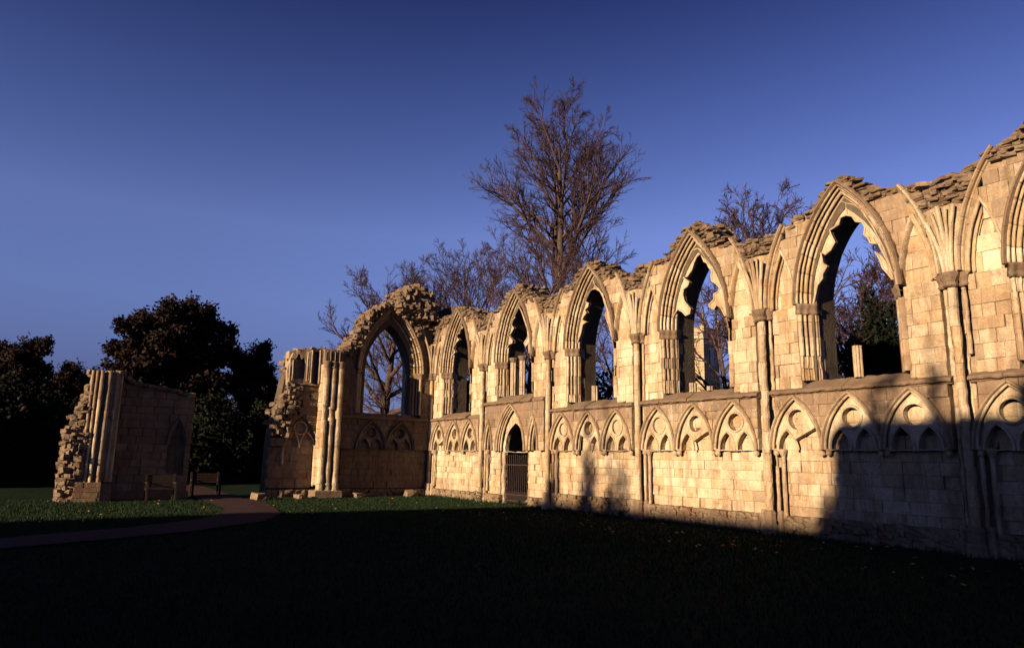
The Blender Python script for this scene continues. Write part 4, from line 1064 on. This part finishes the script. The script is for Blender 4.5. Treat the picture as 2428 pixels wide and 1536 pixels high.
# ==================================================================== LOOSE STONES, BENCHES
def loose(u, v, s, lab):
    V, F = RS[rnd.randrange(8)]; p = (u, v, s[2] * .35)
    m = Matrix.Translation(p) @ Matrix.Rotation(rnd.uniform(-.3, .3), 4, 'Z') @ Matrix.Diagonal((*s, 1))
    o = mk('loose_block', [tuple(m @ Vector(q)) for q in V], F, WEATH, None, [(.4, .3, 0)] * len(V)); o['label'] = lab; o['category'] = 'stone block'; o['group'] = 'loose blocks lying on the grass'
loose(-28.9, 11.35, (.5, .4, .22), 'pale fallen stone on the grass just right of the clustered pier')
loose(-29.1, 13.85, (.45, .5, .32), 'small squared block on the grass near the wall corner, under the arch')
loose(-28.3, 7.2, (.6, .35, .3), 'low dark stone at the edge of the path beside the doorway jamb')
loose(-28.8, 8.9, (.5, .3, .2), 'flat stone lying below the blind arch with open tracery')
def bench(x, y, L, lab, rz=0.0):
    b = empty('wooden_bench', (x, y, 0), lab, 'bench', 'benches by the dark wall', rz)
    def fb(u, v, z): 
        return (x + u * math.cos(rz) - v * math.sin(rz), y + u * math.sin(rz) + v * math.cos(rz), z)
    def part(nm, *a, **k):
        m = MB(); V, F, T = box(fb, *a, **k); m.add(V, F, T); m.build(nm, WOOD, b)
    for i in range(5): part('seat_slat', -.2 + i * .1, -.2 + i * .1 + .08, -L / 2, L / 2, .42, .445)
    for i in range(4): part('back_slat', -.27, -.245, -L / 2, L / 2, .52 + i * .1, .52 + i * .1 + .075)
    for s in (-1, 1):
        v0 = s * (L / 2 - .04)
        part('leg', -.28, -.22, v0 - .035, v0 + .035, 0, .95); part('leg', .24, .30, v0 - .035, v0 + .035, 0, .62); part('armrest', -.26, .34, v0 - .04, v0 + .04, .62, .66)
bench(-28.55, 3.85, 1.0, 'wooden bench against the dark wall stump, nearer the fluted pier')
bench(-31.6, 5.9, 1.1, 'wooden bench beyond the wall stump, beside the path')

# ==================================================================== GRASS AND LEAVES
rng = np.random.default_rng(5)
def quads(name, P0, A, B, tint, mat, **props):
    n = len(P0); V = np.empty((n, 4, 3)); V[:, 0] = P0 - A; V[:, 1] = P0 + A * .6 - B * .5; V[:, 2] = P0 + A + B * .2; V[:, 3] = P0 + B
    V = V.reshape(-1, 3); c = (V.min(0) + V.max(0)) / 2
    me = bpy.data.meshes.new(name); me.vertices.add(4 * n); me.vertices.foreach_set('co', (V - c).ravel())
    me.loops.add(4 * n); me.loops.foreach_set('vertex_index', np.arange(4 * n)); me.polygons.add(n)
    me.polygons.foreach_set('loop_start', np.arange(0, 4 * n, 4)); me.polygons.foreach_set('loop_total', np.full(n, 4))
    a = me.color_attributes.new('tint', 'FLOAT_COLOR', 'POINT'); tt = np.ones((n, 4, 4), dtype=np.float32); tt[:, :, 0] = np.asarray(tint)[:, None]
    a.data.foreach_set('color', tt.ravel()); me.materials.append(mat); me.update(calc_edges=True); me.validate()
    o = bpy.data.objects.new(name, me); COL.objects.link(o); o.location = c.tolist()
    for k, v in props.items(): o[k] = v
    return o
n = 150000
gx = rng.uniform(-30, -2, n); gy = rng.uniform(-1, 15.05, n)
d = np.hypot(gx, gy); 
pp = np.array([(p[0], p[1], p[2]) for p in pts]); onp = np.zeros(n, bool)
for p in pp[::3]: onp |= ((gx - p[0]) ** 2 + (gy - p[1]) ** 2) < (p[2] * .95) ** 2
k_ = ~onp; gx, gy = gx[k_], gy[k_]; n = len(gx)
hgt = rng.uniform(.03, .075, n) * (1 + .8 * (gy > 14.75)); ang = rng.uniform(0, 6.28, n); wd_ = rng.uniform(.004, .012, n)
P0 = np.stack([gx, gy, np.full(n, .005)], 1); A = np.stack([np.cos(ang) * wd_, np.sin(ang) * wd_, np.zeros(n)], 1)
B = np.stack([rng.normal(0, .018, n), rng.normal(0, .018, n), hgt], 1)
quads('grass', P0, A, B, np.clip(rng.normal(.5, .3, n), 0, 1), GRASSB, kind='stuff', label='short blades of the lawn inside the ruin', category='grass')
n = 260
lx = rng.uniform(-29, -5, n); ly = np.where(lx < -20, rng.uniform(0, 15, n), rng.uniform(11, 14.9, n)); ang = rng.uniform(0, 6.28, n); s = rng.uniform(.02, .05, n)
P0 = np.stack([lx, ly, rng.uniform(.05, .075, n)], 1); A = np.stack([np.cos(ang) * s, np.sin(ang) * s, rng.uniform(-.012, .012, n)], 1); B = np.stack([-np.sin(ang) * s, np.cos(ang) * s, rng.uniform(0, .03, n)], 1)
quads('fallen_leaves', P0, A, B, rng.random(n), LEAF_F, kind='stuff', label='yellow and brown leaves scattered over the grass', category='leaves')

for i, (wx, wy, wh, lab) in enumerate([(-25.0, 14.72, .42, 'small bushy weed at the wall foot left of the railed doorway'), (-21.9, 14.7, .22, 'low weed at the wall foot right of the railed doorway'), (-16.4, 14.65, .2, 'low weed against the footing below the third window')]):
    r_ = np.random.default_rng(60 + i); nn_ = 160; a_ = r_.uniform(0, 6.28, nn_)
    P0 = np.stack([wx + r_.normal(0, wh * .28, nn_), wy + r_.normal(0, wh * .2, nn_), r_.uniform(.01, wh, nn_)], 1)
    A = np.stack([np.cos(a_) * .012, np.sin(a_) * .012, r_.uniform(-.01, .01, nn_)], 1); B = np.stack([r_.normal(0, .02, nn_), r_.normal(0, .02, nn_), r_.uniform(.02, .06, nn_)], 1)
    quads('weed', P0, A, B, r_.random(nn_), GRASSB, label=lab, category='weed', group='weeds at the wall foot')
# ==================================================================== TREES
def branch_set(rs, base, H, spec):
    """returns polylines per level: list of (pts, radii, level)"""
    out = []
    def limb(p, d, L, r, lev, up, curve):
        n = max(3, int(L / spec['seg'][min(lev, len(spec['seg']) - 1)])); pts_ = [p.copy()]; rr = [r]; q = p.copy(); dd = d.copy()
        for i in range(n):
            dd = (dd + Vector((rs.gauss(0, 1), rs.gauss(0, 1), rs.gauss(0, 1))) * spec['wob'][min(lev, len(spec['wob']) - 1)] + Vector((0, 0, 1)) * up * curve).normalized()
            q = q + dd * (L / n); pts_.append(q.copy()); rr.append(max(spec['rmin'], r * (1 - (i + 1) / n) ** 0.8 + spec['rmin']))
        out.append((pts_, rr, lev)); return pts_, rr
    def along(pts_, s):
        f = s * (len(pts_) - 1); i = min(int(f), len(pts_) - 2); return pts_[i].lerp(pts_[i + 1], f - i), (pts_[i + 1] - pts_[i]).normalized(), i
    def sub(pts_, rr, L, lev):
        if lev >= spec['levels']: return
        cnt = spec['n'][lev - 1]; cnt = max(2, int(cnt * rs.uniform(.8, 1.2)))
        for i in range(cnt):
            s = spec['s0'][lev - 1] + (0.98 - spec['s0'][lev - 1]) * (i + rs.random()) / cnt
            p, d, ix = along(pts_, s); ax = d.orthogonal().normalized(); ax = Matrix.Rotation(rs.uniform(0, 6.28), 3, d) @ ax
            a = R(rs.uniform(*spec['ang'][lev - 1])); nd_ = (Matrix.Rotation(a, 3, ax) @ d).normalized()
            LL = L * spec['ratio'][lev - 1] * (1.12 - 0.75 * s) * rs.uniform(.65, 1.25)
            if LL < 0.25: LL = .25
            r2 = min(rr[ix] * 0.62, spec['rr'][lev - 1]) 
            ps, r3 = limb(p, nd_, LL, max(spec['rmin'], r2), lev, spec['up'][lev - 1], 1.0)
            sub(ps, r3, LL, lev + 1)
    for (p, d, L, r, up, split) in spec['trunks']:
        ps, rr = limb(base + Vector(p), Vector(d).normalized(), L, r, 0, up, 1.0)
        cnt = spec['n0'] if split is None else split[0]; s0, s1 = (spec['trunk_s'] if split is None else split[1])
        for i in range(cnt):
            s = s0 + (s1 - s0) * (i + rs.random() * .8) / cnt
            p0, d0, ix = along(ps, s); az = i * 2.4 + rs.uniform(-.4, .4); f = (s - s0) / max(.01, s1 - s0)
            a = R(spec['a0'][0] + (spec['a0'][1] - spec['a0'][0]) * f + rs.uniform(-8, 8))
            dd = Vector((math.cos(az) * math.sin(a), math.sin(az) * math.sin(a), math.cos(a)))
            LL = spec['env'](f) * rs.uniform(.82, 1.1)
            q, r2 = limb(p0, dd, LL, min(rr[ix] * .6, spec['r1'] * (.4 + .6 * LL / spec['env'](0.15))), 1, spec['up0'], 1.0)
            sub(q, r2, LL, 2 if False else 1 + 1)
    return out
def fix_levels(spec): return spec
def tubes_np(lines, ks):
    mb = MB()
    for pts_, rr, lev in lines:
        k = ks[min(lev, len(ks) - 1)]; n = len(pts_); V = []; base = len(mb.V)
        x = (pts_[1] - pts_[0]).orthogonal().normalized()
        for i in range(n):
            d = (pts_[min(i + 1, n - 1)] - pts_[max(i - 1, 0)])
            if d.length < 1e-6: d = Vector((0, 0, 1))
            d.normalize(); x = x - d * x.dot(d); x.normalize(); y = d.cross(x); r = rr[i]; P_ = pts_[i]
            for j in range(k):
                a = 6.2832 * j / k; ca, sa = math.cos(a) * r, math.sin(a) * r
                V.append((P_.x + x.x * ca + y.x * sa, P_.y + x.y * ca + y.y * sa, P_.z + x.z * ca + y.z * sa))
        mb.V += V
        for i in range(n - 1):
            for j in range(k):
                a = base + i * k + j; b = base + i * k + (j + 1) % k; mb.F.append((a, b, b + k, a + k))
    return mb
def leaf_cloud(rs_seed, lines, per, size, spread, mat, name, parent, minlev=3, zmin=-1e9):
    r = np.random.default_rng(rs_seed); ends_ = []
    for pts_, rr, lev in lines:
        if lev >= minlev: ends_ += [tuple(p) for p in pts_[1:]]
    E_ = np.array(ends_); idx = r.integers(0, len(E_), per)
    P0 = E_[idx] + r.normal(0, spread, (per, 3)); 
    a = r.normal(0, 1, (per, 3)); a /= np.linalg.norm(a, axis=1)[:, None]; b = r.normal(0, 1, (per, 3)); b -= a * (a * b).sum(1)[:, None]; b /= np.linalg.norm(b, axis=1)[:, None]
    s = r.uniform(.6, 1.3, per)[:, None] * size
    o = quads(name, P0, a * s * .5, b * s, np.clip(r.normal(.45, .28, per), 0, 1), mat)
    if parent: o.parent = parent; o.matrix_parent_inverse = world_of(parent).inverted()
    return o
def make_tree(name, seed, base, spec, label, cat, group=None, leaves=None, ks=(12, 8, 6, 4, 3)):
    rs = random.Random(seed); b = Vector(base)
    t = empty(name, base, label, cat, group)
    lines = branch_set(rs, b, 0, spec)
    big = [l for l in lines if l[2] == 0]; mid_ = [l for l in lines if l[2] == 1]; tw = [l for l in lines if l[2] >= 2]
    tubes_np(big, ks).build('trunk', BARK, t, True)
    m = tubes_np(mid_, ks); mk('branches', m.V, m.F, BARK, t, None, True, kind='stuff')
    m = tubes_np(tw, ks); mk('crown', m.V, m.F, TWIG, t, None, False, kind='stuff')
    if leaves: leaf_cloud(seed, lines, leaves[0], leaves[1], leaves[2], leaves[3], 'foliage', t, leaves[4] if len(leaves) > 4 else 2)['kind'] = 'stuff'
    return t
def copy_tree(t, loc, sc, rz, label=None):
    r = t.copy(); COL.objects.link(r); r.location = loc; r.scale = (sc, sc, sc); r.rotation_euler = (0, 0, rz)
    if label: r['label'] = label
    for ch in list(t.children):
        c = ch.copy(); COL.objects.link(c); c.parent = r; c.matrix_parent_inverse = ch.matrix_parent_inverse.copy()
    return r

# tall bare tree behind the wall
big_spec = dict(levels=5, seg=(1.0, .8, .55, .4, .3), wob=(.02, .04, .06, .08, .10), rmin=.0065, n0=0, trunk_s=(.3, .95), a0=(58, 24), env=lambda f: 8.6 * (1 - f) ** .8 + 1.8 * f + 0.7,
                r1=.14, up0=.05, n=(0, 10, 7, 5), s0=(.2, .22, .2, .15), ang=((28, 40), (24, 40), (24, 42), (25, 45)), ratio=(.5, .50, .52, .55), up=(.03, .03, .03, .04), rr=(.09, .06, .028, .015),
                trunks=[((0, 0, 0), (0.01, 0, 1), 14.6, .46, .0, (10, (.68, .99))), ((-0.2, 0, 13.6), (-.13, .03, 1), 10.6, .24, .03, (13, (.05, .98))), ((.2, 0, 14), (.06, -.02, 1), 12.4, .26, .035, (15, (.04, .99))),
                        ((.1, 0, 13.8), (.40, .1, 1), 8.4, .2, .035, (8, (.15, .98)))])
bt = make_tree('bare_tree', 4, (-40.0, 30, 0), big_spec, 'tallest bare tree, standing behind the middle of the long wall', 'tree', 'bare trees behind the ruin')
bt.scale = (1.06, 1.06, 1.0)
low_spec = dict(levels=5, seg=(.9, .7, .5, .35, .3), wob=(.04, .06, .08, .10, .11), rmin=.0065, n0=17, trunk_s=(.25, .98), a0=(62, 25), env=lambda f: 7.2 - 2.6 * f,
                r1=.11, up0=.04, n=(0, 8, 7, 5), s0=(.2, .22, .2, .15), ang=((26, 42), (24, 44), (26, 46), (26, 48)), ratio=(.5, .52, .52, .55), up=(.03, .03, .03, .03), rr=(.06, .035, .02, .012),
                trunks=[((0, 0, 0), (0.03, 0, 1), 12.3, .3, .0, None)])
t1 = make_tree('bare_tree', 21, (-43.0, 23, 0), low_spec, 'round bare tree directly behind the broken corner of the ruin', 'tree', 'bare trees behind the ruin')
copy_tree(t1, (-37.3, 22.5, 0), .98, 2.1, 'bare tree with a reddish crown left of the tallest tree, above the first two windows')
copy_tree(t1, (-48.5, 24.0, 0), 1.0, 4.2, 'leftmost of the round bare trees behind the broken corner')
copy_tree(t1, (-31.5, 21.5, 0), .88, 5.3, 'small bare tree seen through the second and third windows')
copy_tree(t1, (-26.0, 23.0, 0), .66, .9, 'bare tree filling the third window opening with twigs')
copy_tree(t1, (-34.5, 24.5, 0), .68, 3.9, 'bare tree whose twigs fill the second window behind its two mullions')
copy_tree(t1, (-21.0, 25.0, 0), .66, 1.7, 'bare tree whose twigs cross the fourth window in front of the church tower')
# tree seen through the west arch
wspec = dict(low_spec); wspec['trunks'] = [((0, 0, 0), (-.02, -.13, 1), 10.6, .42, .0, None)]; wspec['n0'] = 17; wspec['a0'] = (75, 28); wspec['env'] = lambda f: 6.6 - 2.6 * f; wspec['r1'] = .2; wspec['trunk_s'] = (.22, .98)
make_tree('bare_tree', 8, (-40.5, 17.3, 0), wspec, 'spreading bare tree whose limbs show through the tall west arch', 'tree', 'bare trees behind the ruin')
# reddish tree right of the tower
rspec = dict(low_spec); rspec['trunks'] = [((0, 0, 0), (0, 0, 1), 11.2, .26, .0, None)]; rspec['n0'] = 24; rspec['a0'] = (62, 14); rspec['env'] = lambda f: 6.0 - 2.6 * f
make_tree('bare_tree', 15, (-19.3, 26.5, 0), rspec, 'bare tree with a few russet leaves rising between the fourth and fifth windows', 'tree', 'bare trees behind the ruin', (700, .08, .05, LEAF_R, 2))
make_tree('bare_tree', 33, (-14.2, 27.5, 0), dict(rspec, trunks=[((0, 0, 0), (0, 0, 1), 6.4, .2, 0, None)]), 'low bare tree with sparse russet leaves seen in the fifth window', 'tree', 'bare trees behind the ruin', (900, .08, .05, LEAF_R, 2))

# leafy dark trees on the left
leafy = dict(levels=4, seg=(1.0, .8, .6, .5), wob=(.05, .09, .12, .14), rmin=.02, n0=14, trunk_s=(.28, .97), a0=(75, 22), env=lambda f: 5.2 - 2.0 * f,
             r1=.2, up0=.03, n=(0, 10, 7), s0=(.2, .2, .15), ang=((30, 50), (30, 60), (30, 60)), ratio=(.5, .5, .5), up=(.02, .02, .02), rr=(.09, .06, .03),
             trunks=[((0, 0, 0), (.02, 0, 1), 9.6, .38, .0, None)])
tl = make_tree('leafy_tree', 44, (-55, 5.0, 0), leafy, 'large dark tree with thinning copper leaves behind the ruined gap', 'tree', 'leafy trees beyond the west front', (30000, .17, .20, LEAF_C, 2))
copy_tree(tl, (-56, 9.9, 0), 1.06, 2.9, 'dark tree adjoining the large copper tree on its right')
copy_tree(tl, (-52, -1.6, 0), .70, 1.0, 'smaller dark leafy tree at the far left edge')
copy_tree(tl, (-60, 2.2, 0), .62, 3.1, 'low dark leafy tree between the far left tree and the pier')
copy_tree(tl, (-58, 14.2, 0), .66, 4.4, 'low dark tree immediately left of the ruined west front')
copy_tree(tl, (-57, 7.4, -.8), 1.0, 4.0, 'dark copper-leaved tree whose crown merges with the large one on its left')
copy_tree(tl, (-57, 12.4, 0), .84, .3, 'dark tree sloping down towards the ruined west front')
copy_tree(tl, (-52, 2.2, 0), .58, 3.6, 'dark leafy tree rising just behind the fluted pier')
copy_tree(tl, (-49, -5.5, 0), .66, 5.0, 'dark leafy tree mostly cut off by the left edge')

# dense evergreen shrubs
def shrub(name, c, rad, nleaf, mat, label, seed, size=.16, group='evergreen shrubs round the ruin'):
    t = empty(name, (c[0], c[1], 0), label, 'shrub', group); r = np.random.default_rng(seed)
    d = r.normal(0, 1, (nleaf, 3)); d /= np.linalg.norm(d, axis=1)[:, None]; d[:, 2] = np.abs(d[:, 2]) * np.where(r.random(nleaf) < .8, 1, -.3)
    nz = np.array([noise.noise(Vector((x * 2.2 + seed, y * 2.2, z * 2.2))) for x, y, z in d[:3000]]); nz = np.resize(nz, nleaf) if nleaf <= 3000 else np.array([noise.noise(Vector((x * 2.2 + seed, y * 2.2, z * 2.2))) for x, y, z in d])
    k = (.9 + .35 * nz) * r.uniform(.72, 1.03, nleaf)
    P0 = d * k[:, None] * np.array(rad) + np.array([c[0], c[1], rad[2] * .25])
    P0[:, 2] = np.maximum(P0[:, 2], .05)
    a = r.normal(0, 1, (nleaf, 3)); a /= np.linalg.norm(a, axis=1)[:, None]; b = r.normal(0, 1, (nleaf, 3)); b -= a * (a * b).sum(1)[:, None]; b /= np.linalg.norm(b, axis=1)[:, None]
    s = r.uniform(.6, 1.3, nleaf)[:, None] * size
    o = quads('foliage', P0, a * s * .5, b * s, np.clip(r.normal(.45, .28, nleaf), 0, 1), mat, kind='stuff'); o.parent = t; o.matrix_parent_inverse = world_of(t).inverted()
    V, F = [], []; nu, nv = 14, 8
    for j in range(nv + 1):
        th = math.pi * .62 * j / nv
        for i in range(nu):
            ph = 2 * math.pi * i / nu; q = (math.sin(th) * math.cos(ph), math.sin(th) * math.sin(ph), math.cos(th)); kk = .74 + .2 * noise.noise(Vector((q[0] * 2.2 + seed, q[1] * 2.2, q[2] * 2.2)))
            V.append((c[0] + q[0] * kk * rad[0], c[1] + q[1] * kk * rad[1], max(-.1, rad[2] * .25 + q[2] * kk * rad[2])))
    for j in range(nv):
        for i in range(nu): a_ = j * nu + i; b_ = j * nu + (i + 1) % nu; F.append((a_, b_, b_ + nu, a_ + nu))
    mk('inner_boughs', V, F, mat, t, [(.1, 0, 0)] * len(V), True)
    return t
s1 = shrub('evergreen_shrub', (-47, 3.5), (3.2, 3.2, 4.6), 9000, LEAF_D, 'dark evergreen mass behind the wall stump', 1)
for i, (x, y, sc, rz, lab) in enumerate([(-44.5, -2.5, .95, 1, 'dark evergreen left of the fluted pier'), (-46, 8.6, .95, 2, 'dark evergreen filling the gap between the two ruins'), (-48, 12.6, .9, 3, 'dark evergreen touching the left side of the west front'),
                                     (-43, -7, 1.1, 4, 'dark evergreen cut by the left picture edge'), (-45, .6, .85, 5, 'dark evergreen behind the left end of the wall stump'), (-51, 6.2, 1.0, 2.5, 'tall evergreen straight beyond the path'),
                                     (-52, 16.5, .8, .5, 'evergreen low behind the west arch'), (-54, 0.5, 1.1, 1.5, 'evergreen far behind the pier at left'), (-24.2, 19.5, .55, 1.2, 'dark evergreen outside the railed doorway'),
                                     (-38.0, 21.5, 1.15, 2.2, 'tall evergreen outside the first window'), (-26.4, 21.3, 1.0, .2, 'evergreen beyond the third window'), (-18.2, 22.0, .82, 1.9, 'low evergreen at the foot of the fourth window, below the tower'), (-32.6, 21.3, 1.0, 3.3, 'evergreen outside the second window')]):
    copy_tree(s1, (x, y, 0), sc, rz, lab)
s2 = shrub('evergreen_shrub', (-13.6, 24.0), (2.0, 1.6, 6.0), 16000, LEAF_D, 'glossy dark holly with reddish berries in the lower right of the fifth window', 9, .12)
copy_tree(s2, (-16.6, 25.5, 0), .72, 2, 'darker holly low in the left of the fifth window')
copy_tree(s2, (-19.0, 23.5, 0), .62, 4, 'dark shrub at the foot of the fourth window view')
shrub('beech_hedge', (-20.4, 27.0), (2.0, 1.2, 5.0), 9000, LEAF_R, 'russet-leaved beech in front of the church tower', 12, .12)

# ==================================================================== CHURCH TOWER
tw = empty('church_tower', (-84.0, 92.6, 0), 'stone church tower with corner pinnacles and flagpole framed by the fourth window', 'tower')
CT, STn = math.cos(R(13)), math.sin(R(13))
fr_t = lambda u, v, z: (-84.0 + u * CT - v * STn, 92.6 + u * STn + v * CT, z)
mb = MB(); zc = courses(0, 23.2, .55)
TS = 2.6
for z0, z1 in zip(zc[:-1], zc[1:]):
    V, F, T = box(fr_t, -TS, TS, -TS, TS, z0, z1 - .02, .02, 0, (rnd.uniform(.1, .7), .1, 0)); mb.add(V, F, T)
mb.build('tower_wall', LIME, tw)
mb = MB(); V, F, T = box(fr_t, -TS - .15, TS + .15, -TS - .15, TS + .15, 21.9, 22.15, .05, 0, (.3, .3, 0)); mb.add(V, F, T); mb.build('string_course', WEATH, tw)
for (a, b, c, d) in ((-TS, TS, -TS - .05, -TS + .25), (-TS, TS, TS - .25, TS + .05), (-TS - .05, -TS + .25, -TS, TS), (TS - .25, TS + .05, -TS, TS)):
    mb = MB(); V, F, T = box(fr_t, a, b, c, d, 23.2, 24.1, .03, 0, (.4, .2, 0)); mb.add(V, F, T); mb.build('parapet', LIME, tw)
for sx in (-1, 1):
    for sy in (-1, 1):
        mb = MB(); V, F, T = box(fr_t, sx * TS - .28, sx * TS + .28, sy * TS - .28, sy * TS + .28, 23.2, 25.0, .03, 0, (.3, .1, 0)); mb.add(V, F, T)
        V, F, T = tube(fr_t, [(sx * TS, sy * TS, 25.0), (sx * TS, sy * TS, 25.1), (sx * TS, sy * TS, 26.5), (sx * TS, sy * TS, 26.6), (sx * TS, sy * TS, 26.75)], [.34, .26, .08, .16, .03], 6, 0, (.3, .1, 0)); mb.add(V, F, T)
        mb.build('pinnacle', LIME, tw)
for (u, v, hu, hv) in ((TS, 0, .12, .7),):
    mb = MB(); V, F, T = box(fr_t, u - hu, u + hu, v - hv, v + hv, 17.6, 20.8, .02, 0, (.3, .1, 0)); mb.add(V, F, T); mb.build('belfry_louvre', GLASS, tw)
mb = MB(); V, F, T = tube(fr_t, [(-2.25, 0, 23.2), (-2.25, 0, 31.6)], [.12, .09], 8, 0); mb.add(V, F, T); mb.build('flagpole', WHITE, tw)

# ==================================================================== MUSEUM SOUTH OF THE LAWN (casts the long shadow)
mus = empty('museum_building', (2, -30, 0), 'long pale classical building south of the lawn, behind the camera', 'building')
def mbox(nm, mat, *a):
    m = MB(); V, F, T = box(lambda u, v, z: (u, v, z), *a); m.add(V, F, T); m.build(nm, mat, mus)
HB = 9.62
mbox('long_wing', LIME, -15.1, 30, -38, -25, 0, HB)
mbox('entrance_block', LIME, -4.95, 14, -15.6, -14, 0, 9.42); mbox('link_block', LIME, -4.0, 13, -25, -15.6, 0, 7.4)
mbox('added_pediment_block', LIME, -1.2, 4.0, -15.5, -14.1, 9.42, 10.1)  # unseen roof step, added to lift the shadow edge on the wall
for x in np.arange(-14.5, -7, 2.4): mbox('sash_window', GLASS, x, x + 1.1, -25.04, -24.97, 4.6, 7.0)
for x in np.arange(-4.5, 13, 2.6): mbox('sash_window', GLASS, x, x + 1.1, -14.04, -13.97, 4.2, 6.8)
for i, (x, y, rx, top, lab) in enumerate([(-5.3, -13.3, .7, 7.7, 'unseen narrow conifer added at the museum porch corner to bulge the shadow edge'), (-4.15, -13.2, 1.1, 9.3, 'unseen tall conifer added by the museum porch to vary the shadow top, second from its corner'),  # unseen conifers, added to shape the shadow edges on the long wall
        (-2.8, -13.3, .6, 9.1, 'unseen conifer added by the museum porch to vary the shadow top, third from its corner'), (-1.5, -13.3, 1.0, 9.35, 'unseen conifer added by the museum porch to vary the shadow top, fourth from its corner'),
        (-12.5, -23.6, .75, 11.1, 'unseen slender conifer added beside the museum wing to cast the third-bay shadow'), (-11.2, -23.4, 1.4, 10.35, 'unseen broad evergreen added beside the museum wing to cast the third-bay shadow'), (-14.2, -23.8, .5, 9.9, 'unseen small conifer added at the end of the museum wing')]):
    shrub('evergreen_shrub', (x, y), (rx, rx, top / 1.13), 4200, LEAF_D, lab, 70 + i, .15)
